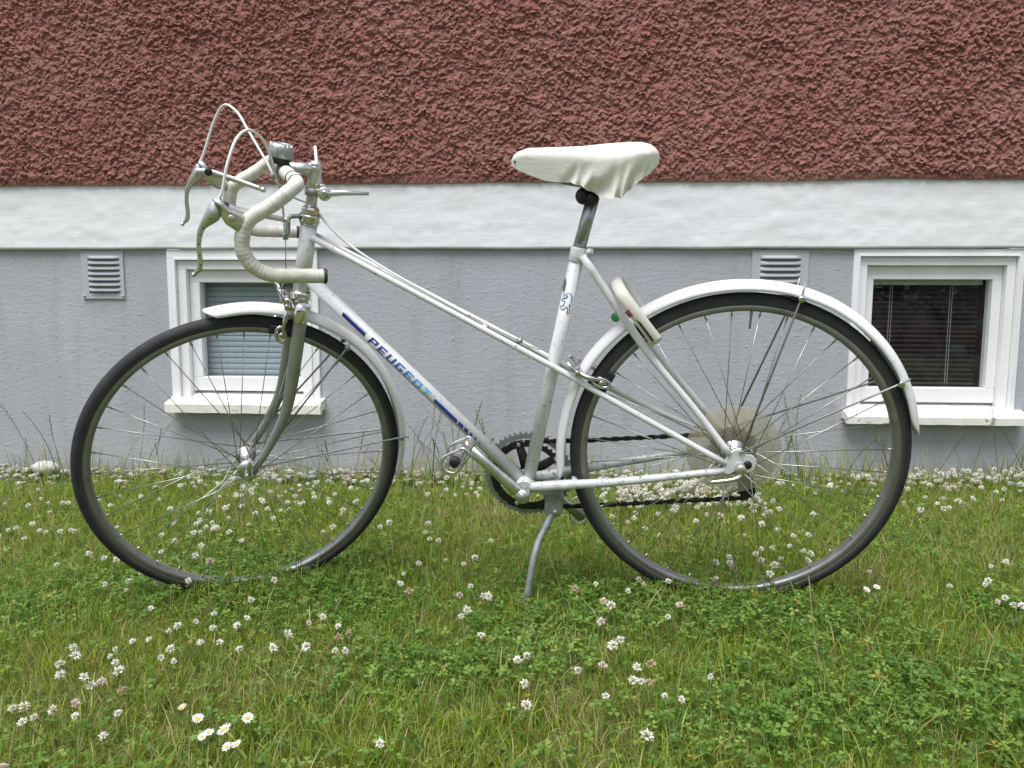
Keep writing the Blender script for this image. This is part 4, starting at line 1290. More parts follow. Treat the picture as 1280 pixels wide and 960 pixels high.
MB().box(L(0.098, 0.6680, 0), (0.007, 0, -0.001), (0, 0.0185, 0), (0.0004, 0, 0.0030)).build('stay_bridge', 'black', rf)

# ---- rear brake
rb = empty('rear_brake', bike)
MB().box(L(-0.3180, 0.5330, 0), (0.006, 0, 0.004), (0, 0.028, 0), (-0.005, 0, 0.007), 0.3).build('back_plate', 'dull_steel', rb)
for s in (1, -1):
    MB().tube(spline([L(-0.3360, 0.5520, 0.026 * s), L(-0.3300, 0.5440, 0.034 * s), L(-0.3160, 0.5330, 0.034 * s), L(-0.2960, 0.5240, 0.040 * s), L(-0.2750, 0.5190, 0.038 * s), L(-0.2600, 0.5100, 0.034 * s)], 6), [0.0040] * 10 + [0.0052] * 12 + [0.0045] * 9, 10).build('caliper_arm', 'chrome', rb)
    MB().cyl(L(-0.3160, 0.5330, 0.026 * s), L(-0.3160, 0.5330, 0.044 * s), 0.0058, 12).build('pivot_bolt', 'chrome', rb)
    ring = [L(-0.2700 + 0.0160 * math.cos(a) + 0.004 * math.sin(a), 0.5115 - 0.0060 * math.cos(a) + 0.0080 * math.sin(a), 0.036 * s) for a in np.linspace(0, 2 * math.pi, 17)]
    MB().tube(ring, 0.0034, 8, cap=False).build('pad_holder', 'chrome', rb)
    MB().cyl(L(-0.2700, 0.5115, 0.020 * s), L(-0.2700, 0.5115, 0.042 * s), 0.0050, 10).build('pad_bolt', 'chrome', rb)
    MB().box(L(-0.2600, 0.5060, 0.0185 * s), (0.012, 0, 0.020), (0, 0.0050, 0), (-0.007, 0, 0.004), 0.25).build('brake_pad', 'black', rb)

# ---- saddle and seat post
MB().tube([L(-0.3120, 0.7650), L(-0.2795, 0.8720)], 0.0127, 20).build('seat_post', 'fork_chrome', bike)
sad = empty('saddle', bike)
US = np.linspace(-0.4335, -0.1555, 84)
top = np.interp(US, [-0.4335, -0.428, -0.42, -0.40, -0.36, -0.30, -0.25, -0.21, -0.185, -0.170, -0.160, -0.1555], [0.944, 0.955, 0.9610, 0.9670, 0.9660, 0.9650, 0.9675, 0.9680, 0.9660, 0.9610, 0.9520, 0.9420])
bot = np.interp(US, [-0.4335, -0.425, -0.4158, -0.395, -0.369, -0.345, -0.320, -0.300, -0.285, -0.262, -0.242, -0.2260, -0.214, -0.1950, -0.1719, -0.160, -0.1555], [0.938, 0.932, 0.9265, 0.9170, 0.9070, 0.9030, 0.9015, 0.8950, 0.8850, 0.8750, 0.8730, 0.8725, 0.8830, 0.9000, 0.9150, 0.9260, 0.9340])
bot = bot + 0.0018 * np.sin(US * 310) * np.clip((US + 0.33) / 0.05, 0, 1) * np.clip((-0.19 - US) / 0.03, 0, 1)
hw = np.interp(US, [-0.4335, -0.428, -0.415, -0.39, -0.35, -0.31, -0.27, -0.23, -0.20, -0.175, -0.160, -0.1555], [0.006, 0.0165, 0.0225, 0.026, 0.0300, 0.0410, 0.0590, 0.0745, 0.0790, 0.0720, 0.0500, 0.020])
J = 40
vs = []
for i, u in enumerate(US):
    for j in range(J + 1):
        t = -1 + 2 * j / J
        th = t * math.pi / 2 * 1.10
        sx = math.copysign(abs(math.sin(min(abs(th), math.pi / 2))) ** 0.80, t)
        if abs(t) > 0.62:                                   # the skirt hangs below the rolled edge
            f = (abs(t) - 0.62) / 0.38
            vv = top[i] - (top[i] - bot[i]) * (0.36 + 0.64 * f)
            ww = hw[i] * (0.985 - 0.12 * f)
            fold = (0.0075 * f ** 1.5 * math.sin(u * 190 + 6.0 * f + 2.4 * math.sin(u * 83)) + 0.0045 * f * math.sin(u * 97 + 5 * f + 1))  * np.clip((u + 0.345) / 0.05, 0, 1) * np.clip((-0.185 - u) / 0.03, 0, 1)
            crease = -0.0028 * f ** 1.2 * max(0.0, math.sin(u * 430 + 9 * f + 3 * math.sin(u * 61))) ** 3 * np.clip((u + 0.36) / 0.05, 0, 1)
            ww += float(fold + crease)
        else:
            g_ = abs(t) / 0.62
            vv = top[i] - (top[i] - bot[i]) * 0.36 * g_ ** 2.6
            ww = hw[i] * 0.985 * math.sin(g_ * math.pi / 2) ** 0.85
        vs.append(L(u, vv, math.copysign(ww, t) if t else 0.0))
n = J + 1
fs = [(i * n + j, i * n + j + 1, (i + 1) * n + j + 1, (i + 1) * n + j) for i in range(len(US) - 1) for j in range(J)]
fs += [tuple(range(n)), tuple((len(US) - 1) * n + j for j in range(n))]
cov = fix_normals(MB().add(vs, fs, True).build('cover', 'saddle', sad))
tag(cov, 'creased white vinyl cover')
sub = cov.modifiers.new('smooth', 'SUBSURF'); sub.levels = 1; sub.render_levels = 1
# dark shell under the cover
vs = []
K = 24
for i in range(K + 1):
    u = -0.425 + (0.258) * i / K
    b_ = float(np.interp(u, US, bot)); h_ = float(np.interp(u, US, hw)) * 0.66
    for w_, dz in ((-h_, 0.014), (-h_ * 0.85, 0.0025), (h_ * 0.85, 0.0025), (h_, 0.014)):
        vs.append(L(u, b_ + dz, w_))
fs = [(i * 4 + j, i * 4 + j + 1, (i + 1) * 4 + j + 1, (i + 1) * 4 + j) for i in range(K) for j in range(3)]
MB().add(vs, fs, False).build('shell', 'black', sad)
for s in (1, -1):
    MB().tube(spline([L(-0.400, 0.928, 0.010 * s), L(-0.345, 0.905, 0.020 * s), L(-0.27, 0.892, 0.022 * s), L(-0.200, 0.908, 0.035 * s)], 6), 0.0035, 8).build('rail', 'dull_steel', sad)
MB().lathe([(0, -0.020), (0.0130, -0.019), (0.0160, -0.012), (0.0160, 0.012), (0.0130, 0.019), (0, 0.020)], L(-0.2970, 0.8745), (0, 1, 0), 24).build('clamp', 'black', sad)
MB().cyl(L(-0.2800, 0.8690, 0.024), L(-0.2800, 0.8690, -0.024), 0.0110, 16).build('clamp_barrel', 'black', sad)
MB().plate([(-0.4265, 0.9455), (-0.4230, 0.9455), (-0.4245, 0.9400)], L, 0.0170, 0.0205).build('tear', 'black', sad)

# ---- ring lock on the seat stays
lock = empty('ring_lock', bike)
pa, pb_ = Vector((-0.2440, 0.7060)), Vector((-0.1665, 0.5940))
dl_ = (pb_ - pa); ll = dl_.length; dl_.normalize(); nl = Vector((dl_.y, -dl_.x)) * -1    # nl points up-right
path = []
for s in (1,):
    path = [(ll, 0.0480), (ll * 0.7, 0.0540), (ll * 0.4, 0.0550), (ll * 0.18, 0.0490), (0.012, 0.034), (0.004, 0.018), (0.002, 0.0), (0.004, -0.018), (0.012, -0.034), (ll * 0.18, -0.0490), (ll * 0.4, -0.0550), (ll * 0.7, -0.0540), (ll, -0.0480)]
pts = spline([L((pa + dl_ * t + nl * 0.006).x, (pa + dl_ * t + nl * 0.006).y, w) for t, w in path], 5)
MB().tube(pts, [0.0125] * len(pts), 14, flat=0.62, flat_axis=tuple(L(nl.x, nl.y) * 0 + Vector((0, 1, 0)))).build('body', 'lock', lock)
mid = pa + dl_ * (ll * 0.74) + nl * 0.002
MB().box(L(mid.x, mid.y, 0.0605), L(dl_.x, dl_.y) * 0.027, (0, 0.0018, 0), L(nl.x, nl.y) * 0.0022).build('slot', 'black', lock)
rt = pa + dl_ * (ll * 0.42) - nl * 0.004
MB().box(L(rt.x, rt.y, 0.0600), L(dl_.x, dl_.y) * 0.0075, (0, 0.0030, 0), L(nl.x, nl.y) * 0.0045, 0.3).build('latch', 'red', lock)
MB().lathe([(0, -0.003), (0.0088, -0.003), (0.0096, 0), (0.0088, 0.003), (0, 0.003)], L(-0.2405, 0.6320, -0.018), Vector((0.5, 1, 0.2)), 18).build('key_grip', 'green', lock)
MB().box(L(-0.2330, 0.6360, -0.026), (0.012, 0, 0.002), (0, 0.001, 0), (0, 0, 0.003)).build('key_blade', 'dull_steel', lock)

# ---- cranks, chainrings, pedals, chain
crk = empty('crankset', bike)
cd = Vector((-0.5510 - BB[0], 0.3950 - BB[1])); clen = 0.166; cd.normalize()
MB().cyl(L(*BB, 0.062), L(*BB, -0.062), 0.0080, 16).build('spindle', 'dull_steel', crk)
for s in (1, -1):
    e = Vector(BB) + cd * clen * s
    m1 = Vector(BB) + cd * 0.02 * s
    w0, w1 = (0.062, 0.076) if s > 0 else (-0.060, -0.074)
    pts = [L(BB[0], BB[1], w0), L(m1.x, m1.y, w0 + 0.002 * s), L((Vector(BB) + cd * clen * 0.6 * s).x, (Vector(BB) + cd * clen * 0.6 * s).y, (w0 + w1) / 2), L(e.x, e.y, w1)]
    MB().tube(pts, [0.0150, 0.0135, 0.0108, 0.0120], 12, flat=0.62, flat_axis=(0, 1, 0)).build('crank_arm', 'alloy', crk)
    MB().lathe([(0.0, 0.012), (0.0100, 0.012), (0.0158, 0.008), (0.0160, -0.006), (0.010, -0.008)], L(BB[0], BB[1], w0), (0, -s, 0), 22).build('crank_boss', 'alloy', crk)
    MB().lathe([(0, 0.0012), (0.0085, 0.0008), (0.0092, 0)], L(BB[0], BB[1], w0 + 0.012 * s), (0, -s, 0), 18).build('dust_cap', 'alloy', crk)
    # pedal: barrel on the axle between two wavy cage plates
    pd = empty('pedal', bike)
    MB().cyl(L(e.x, e.y, w1), L(e.x, e.y, w1 + 0.022 * s), 0.0070, 12).build('axle', 'dull_steel', pd)
    MB().lathe([(0.0120, 0), (0.0128, 0.003), (0.0110, 0.014), (0.0110, 0.050), (0.0128, 0.062), (0.0120, 0.066)], L(e.x, e.y, w1 + 0.018 * s), (0, -s, 0), 18).build('barrel', 'dull_steel', pd)
    MB().cyl(L(e.x, e.y, w1 + 0.084 * s), L(e.x, e.y, w1 + 0.098 * s), 0.0098, 18).build('dust_cap', 'black', pd)
    pt = Vector((math.cos(rad(38)), math.sin(rad(38)))); pn = Vector((-pt.y, pt.x))       # the pedal hangs tilted
    for wq in (0.022, 0.082):
        loop = []
        for a in np.linspace(0, 2 * math.pi, 33):
            q = pt * (0.0310 * math.copysign(abs(math.cos(a)) ** 0.7, math.cos(a))) + pn * ((0.0170 + 0.0040 * math.cos(3 * a)) * math.copysign(abs(math.sin(a)) ** 0.8, math.sin(a)))
            loop.append(L(e.x + q.x, e.y + q.y, w1 + wq * s))
        MB().tube(loop, 0.0026, 8, cap=False).build('end_plate', 'alloy', pd)
    for q_ in (1, -1):
        edge = []
        for t in np.linspace(0, 1, 13):
            o_ = pt * 0.0305 * q_ + pn * (0.0020 * math.sin(t * 6 * math.pi))
            edge.append(L(e.x + o_.x, e.y + o_.y, w1 + (0.022 + 0.060 * t) * s))
        MB().tube(edge, 0.0058, 8, flat=0.3, flat_axis=tuple(L(pt.x, pt.y))).build('cage_side', 'alloy', pd)
fix_normals(toothed_ring(MB(), BB[0], BB[1], 0.1010, 50, 0.0055, 0.0840, -0.0470, -0.0500).build('outer_chainring', 'dull_steel', crk))
fix_normals(toothed_ring(MB(), BB[0], BB[1], 0.0830, 42, 0.0050, 0.0670, -0.0400, -0.0430).build('inner_chainring', 'ring_dark', crk))
for k in range(5):
    a = 2 * math.pi * k / 5 + 0.55
    d = Vector((math.cos(a), math.sin(a)))
    MB().tube([L(BB[0] + d.x * 0.012, BB[1] + d.y * 0.012, -0.050), L(BB[0] + d.x * 0.078, BB[1] + d.y * 0.078, -0.0460)], [0.0130, 0.0085], 10, flat=0.45, flat_axis=(0, 1, 0)).build('spider_arm', 'ring_dark', crk)
    MB().cyl(L(BB[0] + d.x * 0.075, BB[1] + d.y * 0.075, -0.0385), L(BB[0] + d.x * 0.075, BB[1] + d.y * 0.075, -0.0520), 0.0050, 10).build('ring_bolt', 'alloy', crk)

# chain: alternating inner and outer links along the loop
CW_ = -0.0415
loop = []
for a in np.linspace(98, 262, 24):                        # round the front of the inner ring
    loop.append((BB[0] + 0.0800 * math.cos(rad(a)), BB[1] + 0.0800 * math.sin(rad(a))))
loop += [(-0.30, 0.2010), (-0.12, 0.2140), (0.0286, 0.2235)]
for a in np.linspace(-80, 60, 8):
    loop.append((0.0290 + 0.0190 * math.cos(rad(a)), 0.2430 + 0.0190 * math.sin(rad(a))))
loop += [(0.030, 0.2720)]
for a in np.linspace(-40, 95, 10):
    loop.append((0.0 + 0.0320 * math.cos(rad(a)), 0.34 + 0.0320 * math.sin(rad(a))))
loop += [(-0.0916, 0.3680), (-0.3033, 0.3570), (-0.4480, 0.3543)]
P = np.array(loop); d = np.concatenate([[0], np.cumsum(np.linalg.norm(np.diff(P, axis=0), axis=1))])
ch = MB()
t = np.arange(0, d[-1] - 0.0127, 0.0127)
for i, s0 in enumerate(t):
    a = Vector((np.interp(s0, d, P[:, 0]), np.interp(s0, d, P[:, 1]))); b = Vector((np.interp(s0 + 0.0127, d, P[:, 0]), np.interp(s0 + 0.0127, d, P[:, 1])))
    dd = (b - a).normalized(); nn = Vector((-dd.y, dd.x))
    c = (a + b) / 2
    for ws in ((0.0034,) if i % 2 else (0.0022,)):
        for sg in (1, -1):
            ch.box(L(c.x, c.y, CW_ + ws * sg), L(dd.x, dd.y) * 0.0068, (0, 0.0006, 0), L(nn.x, nn.y) * (0.0041 if i % 2 else 0.0031))
    ch.cyl(L(a.x, a.y, CW_ - 0.0040), L(a.x, a.y, CW_ + 0.0040), 0.0040, 8)
ch.build('chain', 'chain', bike)

# ---- rear derailleur on the far side
rd = empty('rear_derailleur', bike)
MB().tube([L(0.012, 0.3250, -0.066), L(0.022, 0.295, -0.070), L(0.030, 0.262, -0.060)], [0.012, 0.011, 0.010], 12, flat=0.7, flat_axis=(0, 1, 0)).build('body', 'dull_steel', rd)
for s_ in (-0.0365, -0.0475):
    MB().plate([(0.020, 0.285), (0.037, 0.283), (0.041, 0.240), (0.035, 0.220), (0.022, 0.222), (0.016, 0.245)], L, s_, s_ - 0.0015).build('cage_plate', 'black', rd)
for c_ in ((0.0290, 0.2430), (0.0290, 0.2720)):
    fix_normals(toothed_ring(MB(), c_[0], c_[1], 0.0180, 11, 0.004, 0.004, -0.0400, -0.0440).build('pulley', 'black', rd))

# ---- kickstand
ks = empty('kickstand', bike)
KB = [(-0.4000, 0.2620), (-0.3620, 0.2640), (-0.3560, 0.2500), (-0.3590, 0.2150), (-0.3680, 0.2040), (-0.3860, 0.2040), (-0.3980, 0.2140), (-0.3960, 0.2450)]
fix_normals(MB().plate(KB, L, -0.006, 0.024, bevel=0.003).build('bracket', 'dull_steel', ks))
MB().cyl(L(-0.3740, 0.2180, 0.024), L(-0.3740, 0.2180, 0.029), 0.0058, 12).build('pivot_bolt', 'alloy', ks)
MB().box(L(-0.3800, 0.2680, 0.006), (0.022, 0, 0), (0, 0.030, 0), (0, 0, 0.004), 0.3).build('clamp_plate', 'dull_steel', ks)
MB().tube(spline([L(-0.3790, 0.2150, 0.014), L(-0.3920, 0.1920, 0.026), L(-0.4100, 0.1600, 0.048), L(-0.4200, 0.1300, 0.070), L(-0.4280, 0.0900, 0.086), L(-0.4370, 0.0420, 0.100), L(-0.4400, 0.0200, 0.106)], 6), [0.0085] * 8 + [0.0075] * 29, 12).build('leg', 'dull_steel', ks)
# ------------------------------------------------------------------ lawn
def in_view(x, y, pad=0.12):
    return np.abs(x + 0.07 * y) < 0.70 * y + pad + 0.10


CLOVER_PATCH = [(-0.80, 1.70, 0.42, 0.22), (-0.55, 1.58, 0.30, 0.16), (0.20, 1.58, 0.36, 0.16), (0.02, 1.48, 0.22, 0.12), (0.42, 1.50, 0.30, 0.12), (0.55, 1.22, 0.34, 0.14), (0.72, 1.14, 0.30, 0.12), (0.35, 1.12, 0.25, 0.10), (-0.15, 1.30, 0.25, 0.10), (0.95, 1.55, 0.2, 0.1)]
DRY_PATCH = [(-0.20, 2.25, 0.25, 0.18), (1.05, 1.85, 0.35, 0.16), (0.08, 1.20, 0.12, 0.08), (0.22, 1.10, 0.10, 0.07), (-0.42, 1.30, 0.22, 0.10), (-0.70, 1.20, 0.2, 0.08), (0.75, 1.75, 0.2, 0.1)]


def blob(x, y, lst):
    m_ = np.zeros_like(x)
    for cx, cy, rx, ry in lst:
        m_ = np.maximum(m_, np.exp(-(((x - cx) / rx) ** 2 + ((y - cy) / ry) ** 2)))
    return m_


def clover_mask(x, y):
    return np.clip(1.15 * blob(x, y, CLOVER_PATCH) + 0.9 * (fbm(x, y, 0.30, 3, 61) - 0.52), 0, 1)


def dry_mask(x, y):
    return np.clip(0.62 * blob(x, y, DRY_PATCH) + 1.5 * (fbm(x, y, 0.25, 3, 62) - 0.52), 0, 1) * (1 - 0.8 * clover_mask(x, y))


def blades(n, x, y, hmin, hmax, wmin, wmax, seed, base_pal, dryness, lean=0.5):
    """n curved blades, 4 segments each, as one array of vertices and triangles with a colour per blade."""
    r = np.random.default_rng(seed)
    z = ground_z(x, y)
    h = r.uniform(hmin, hmax, n) * r.uniform(0.7, 1.15, n)
    wd = r.uniform(wmin, wmax, n)
    az = r.uniform(0, 2 * np.pi, n)
    bend = np.abs(r.normal(0, lean, n)) + 0.12
    bend = np.minimum(bend, 1.5)
    face = az + np.pi / 2 + r.normal(0, 0.5, n)
    dx, dy = np.cos(az), np.sin(az)
    fx, fy = np.cos(face), np.sin(face)
    ts = np.array([0, 0.3, 0.58, 0.82, 1.0])
    prof = np.array([0.8, 1.0, 0.85, 0.55, 0.0])
    V = np.zeros((n, 9, 3)); px = np.zeros(n); pz = np.zeros(n)
    ang0 = r.uniform(0, 0.25, n)
    for k in range(5):
        if k:
            seg = (ts[k] - ts[k - 1]) * h
            a = ang0 + bend * (ts[k] + ts[k - 1]) / 2 * 1.25
            px = px + seg * np.sin(a); pz = pz + seg * np.cos(a)
        cx, cy, cz = x + dx * px, y + dy * px, z + pz - 0.003
        if k < 4:
            o = wd * prof[k] * 0.5
            V[:, 2 * k] = np.stack([cx - fx * o, cy - fy * o, cz], 1)
            V[:, 2 * k + 1] = np.stack([cx + fx * o, cy + fy * o, cz], 1)
        else:
            V[:, 8] = np.stack([cx, cy, cz], 1)
    tri = np.array([[0, 1, 3], [0, 3, 2], [2, 3, 5], [2, 5, 4], [4, 5, 7], [4, 7, 6], [6, 7, 8]])
    T = (np.arange(n)[:, None, None] * 9 + tri[None]).reshape(-1, 3)
    pal = np.array(base_pal)
    c = pal[r.integers(0, len(pal), n)] * r.uniform(0.55, 1.40, (n, 1))
    dry = np.array([(0.44, 0.39, 0.17), (0.55, 0.49, 0.27), (0.36, 0.33, 0.11)])[r.integers(0, 3, n)]
    isd = (r.random(n) < dryness)[:, None]
    c = np.where(isd, dry * r.uniform(0.7, 1.2, (n, 1)), c)
    C = np.repeat(c[:, None, :], 9, 1)
    return V.reshape(-1, 3), T, C.reshape(-1, 3)


GREEN = [(0.210, 0.325, 0.024), (0.255, 0.365, 0.032), (0.335, 0.410, 0.050), (0.155, 0.265, 0.020), (0.410, 0.440, 0.095)]
N = 230000
y = RNG.uniform(0.70, 2.735, N * 2); x = RNG.uniform(-2.6, 2.2, N * 2)
p_keep = np.where(in_view(x, y), 1.0, 0.16)
cm = clover_mask(x, y)
clump = fbm(x, y, 0.055, 3, 77)
p_keep *= (1 - 0.28 * cm) * np.clip(0.25 + 1.6 * (clump - 0.22), 0.12, 1)
p_keep *= np.clip(1.25 - 0.25 * y, 0.6, 1) * np.clip(1.0 - 0.75 * np.clip((y - 2.58) / 0.14, 0, 1), 0, 1)
bare = (y > 2.52) & (((x > -1.0) & (x < -0.12)) | (x < -1.72))     # pebbly strip at the wall foot
p_keep = np.where(bare, p_keep * 0.25, p_keep)
k = RNG.random(N * 2) < p_keep
x, y = x[k], y[k]
n = len(x)
hh = 1.0 + 0.55 * (fbm(x, y, 0.16, 3, 78) - 0.5) - 0.25 * cm[k]
V1, T1, C1 = blades(n, x, y, 0.024, 0.058, 0.0010, 0.0023, 5, GREEN, 0.05 + 0.55 * dry_mask(x, y), 0.95)
zb = np.repeat(ground_z(x, y), 9)
V1[:, 2] = zb + (V1[:, 2] - zb) * np.repeat(hh, 9)
# flat thatch: bleached blades lying between the green ones
n2 = 52000
x2 = RNG.uniform(-1.9, 1.6, n2); y2 = RNG.uniform(0.8, 2.70, n2); kk = in_view(x2, y2) & ~((y2 > 2.52) & (((x2 > -1.0) & (x2 < -0.12)) | (x2 < -1.72))); x2, y2 = x2[kk], y2[kk]
V2, T2, C2 = blades(len(x2), x2, y2, 0.03, 0.075, 0.001, 0.0021, 6, GREEN, 0.24 + 0.6 * dry_mask(x2, y2), 1.4)
# long pale arching blades that catch the light
n6 = 11000
x6 = RNG.uniform(-1.9, 1.6, n6); y6 = RNG.uniform(0.8, 2.68, n6); kk = in_view(x6, y6) & (RNG.random(n6) < 0.35 + fbm(x6, y6, 0.3, 3, 44)); x6, y6 = x6[kk], y6[kk]
V6, T6, C6 = blades(len(x6), x6, y6, 0.055, 0.105, 0.0013, 0.0026, 16, [(0.26, 0.34, 0.07), (0.33, 0.38, 0.10), (0.20, 0.29, 0.05)], 0.22 + 0.5 * dry_mask(x6, y6), 0.95)
V2, T2, C2 = np.concatenate([V2, V6]), np.concatenate([T2, T6 + len(V2)]), np.concatenate([C2, C6])
# fewer, broader blades on the lawn behind and beside the viewer
n3 = 30000
x3 = RNG.uniform(-5, 5, n3); y3 = RNG.uniform(-4, 2.7, n3); kk = ~in_view(x3, y3) ; x3, y3 = x3[kk], y3[kk]
V3, T3, C3 = blades(len(x3), x3, y3, 0.04, 0.08, 0.004, 0.008, 7, GREEN, 0.15, 0.6)
lawn = link_mesh('lawn_grass', np_mesh('lawn_grass', np.concatenate([V1, V2, V3]), np.concatenate([T1, T2 + len(V1), T3 + len(V1) + len(V2)]), 'grass', np.concatenate([C1, C2, C3])))
tag(lawn, 'short uneven lawn grass, green with straw coloured patches', 'grass', kind='stuff')

# blades standing in front of the tyres and the stand foot
xc = np.concatenate([RNG.normal(cx, sx, k_) for cx, sx, k_ in ((0.36, 0.13, 1300), (-0.68, 0.13, 1100), (-0.07, 0.06, 260))])
yc = np.concatenate([RNG.uniform(a_, b_, k_) for a_, b_, k_ in ((1.55, 1.70, 1300), (1.58, 1.74, 1100), (1.46, 1.56, 260))])
V7, T7, C7 = blades(len(xc), xc, yc, 0.035, 0.075, 0.0014, 0.0030, 18, GREEN, 0.08 + 0 * xc, 0.6)
tyre_grass = link_mesh('tyre_grass', np_mesh('tyre_grass', V7, T7, 'grass', C7))
tag(tyre_grass, 'grass standing around the tyres and the kickstand foot', 'grass', kind='stuff')

# longer tufts along the plinth and here and there
n4 = 1300
x4 = np.concatenate([RNG.uniform(-2.3, 2.0, n4), RNG.normal(-0.42, 0.16, 260), RNG.normal(0.95, 0.2, 200)])
y4 = np.concatenate([2.735 - np.abs(RNG.normal(0, 0.10, n4)), RNG.normal(2.62, 0.04, 260), RNG.normal(2.62, 0.04, 200)])
y4 = np.minimum(y4, 2.735)
V4, T4, C4 = blades(len(x4), x4, y4, 0.04, 0.17, 0.0016, 0.0034, 8, GREEN, 0.30 + 0 * x4, 0.45)
tuft = link_mesh('long_grass', np_mesh('long_grass', V4, T4, 'grass', C4))
tag(tuft, 'longer grass growing along the foot of the plinth', 'grass', kind='stuff')

# clover leaves: three notched leaflets on a stem
def clover(n, x, y, seed):
    r = np.random.default_rng(seed)
    z = ground_z(x, y)
    h = r.uniform(0.018, 0.052, n)
    size = r.uniform(0.0045, 0.0095, n)
    ox, oy = r.normal(0, 0.010, n), r.normal(0, 0.010, n)
    top = np.stack([x + ox, y + oy, z + h], 1)
    tilt_a, tilt = r.uniform(0, 6.28, n), np.abs(r.normal(0, 0.35, n))
    nrm = np.stack([np.sin(tilt) * np.cos(tilt_a), np.sin(tilt) * np.sin(tilt_a), np.cos(tilt)], 1)
    a0 = r.uniform(0, 6.28, n)
    # leaflet outline in (out, side, lift): base, two side bulges, notch at the tip
    leaf = np.array([(0.05, 0.0, 0.0), (0.55, 0.42, 0.10), (0.98, 0.44, 0.06), (1.12, 0.20, 0.0), (1.02, 0.0, -0.06), (1.12, -0.20, 0.0), (0.98, -0.44, 0.06), (0.55, -0.42, 0.10), (0.55, 0.0, -0.05)])
    tri = np.array([[0, 8, 1], [1, 8, 2], [2, 8, 3], [3, 8, 4], [4, 8, 5], [5, 8, 6], [6, 8, 7], [7, 8, 0]])[:, [0, 2, 1]]
    V, T, C = [], [], []
    pal = np.array([(0.110, 0.225, 0.032), (0.135, 0.260, 0.042), (0.180, 0.300, 0.058), (0.090, 0.190, 0.032), (0.230, 0.330, 0.070)])
    col = pal[r.integers(0, 5, n)] * r.uniform(0.8, 1.2, (n, 1))
    ylw = r.random(n) < 0.02
    col[ylw] = (0.34, 0.30, 0.06)
    base = 0
    for q in range(3):
        a = a0 + q * 2.094 + r.normal(0, 0.12, n)
        d = np.stack([np.cos(a), np.sin(a), np.zeros(n)], 1)
        d -= (d * nrm).sum(1)[:, None] * nrm; d /= np.linalg.norm(d, axis=1)[:, None]
        sd_ = np.cross(nrm, d)
        lift = r.normal(0.0, 0.25, n)
        pts = top[:, None] + size[:, None, None] * (leaf[None, :, 0:1] * d[:, None] + leaf[None, :, 1:2] * sd_[:, None] + (leaf[None, :, 2:3] + leaf[None, :, 0:1] * lift[:, None, None]) * nrm[:, None])
        V.append(pts.reshape(-1, 3)); T.append((np.arange(n)[:, None, None] * 9 + tri[None]).reshape(-1, 3) + base)
        C.append(np.repeat(col * r.uniform(0.88, 1.12, (n, 1)), 9, 0)); base += n * 9
    # stems
    w = 0.0006
    sv = np.stack([np.stack([x - w, y, z], 1), np.stack([x + w, y, z], 1), top + (w, 0, 0), top - (w, 0, 0)], 1).reshape(-1, 3)
    V.append(sv); T.append((np.arange(n)[:, None, None] * 4 + np.array([[0, 1, 2], [0, 2, 3]])[None]).reshape(-1, 3) + base); C.append(np.repeat(col * 1.2, 4, 0))
    return np.concatenate(V), np.concatenate(T), np.concatenate(C)


nc = 120000
x = RNG.uniform(-2.0, 1.7, nc); y = RNG.uniform(0.78, 2.68, nc)
pk = clover_mask(x, y) ** 1.2 * 0.55 + 0.05
k = (RNG.random(nc) < pk) & in_view(x, y, 0.2)
x, y = x[k], y[k]
V5, T5, C5 = clover(len(x), x, y, 9)
cl = link_mesh('clover_leaves', np_mesh('clover_leaves', V5, T5, 'clover', C5))
tag(cl, 'patches of clover leaves spread through the lawn', 'clover', kind='stuff')

# broader weed leaves lying in the lawn
wv, wt, wc = [], [], []
base = 0
for i in range(420):
    x = RNG.uniform(-1.7, 1.5); y = RNG.uniform(0.9, 2.6)
    if not in_view(np.array(x), np.array(y)): continue
    a = RNG.uniform(0, 6.28); ln_ = RNG.uniform(0.018, 0.045); wd = ln_ * RNG.uniform(0.18, 0.34); up = RNG.uniform(0.1, 0.9)
    z0 = float(ground_z(x, y)) + RNG.uniform(0.008, 0.035)
    d = np.array([math.cos(a), math.sin(a), 0]); s = np.array([-d[1], d[0], 0])
    pts = []
    for t, w_ in ((0, 0.15), (0.35, 0.9), (0.7, 0.85), (1, 0.0)):
        c = np.array([x, y, z0]) + d * ln_ * t + np.array([0, 0, ln_ * up * (t - 0.6 * t * t)])
        pts += [c - s * wd * w_ * 0.5 + (0, 0, 0.002), c, c + s * wd * w_ * 0.5 + (0, 0, 0.002)]
    f = []
    for q in range(3):
        b_ = q * 3
        f += [[b_, b_ + 1, b_ + 4], [b_, b_ + 4, b_ + 3], [b_ + 1, b_ + 2, b_ + 5], [b_ + 1, b_ + 5, b_ + 4]]
    wv += pts; wt += [[k_ + base for k_ in q] for q in f]; base += 12
    col = np.array([(0.075, 0.150, 0.04), (0.10, 0.17, 0.05), (0.20, 0.22, 0.05)][RNG.integers(0, 3)]) * RNG.uniform(0.8, 1.2)
    wc += [col] * 12
wd_o = link_mesh('weed_leaves', np_mesh('weed_leaves', np.array(wv), np.array(wt), 'clover', np.array(wc)))
tag(wd_o, 'scattered broad weed leaves low in the lawn', 'weeds', kind='stuff')

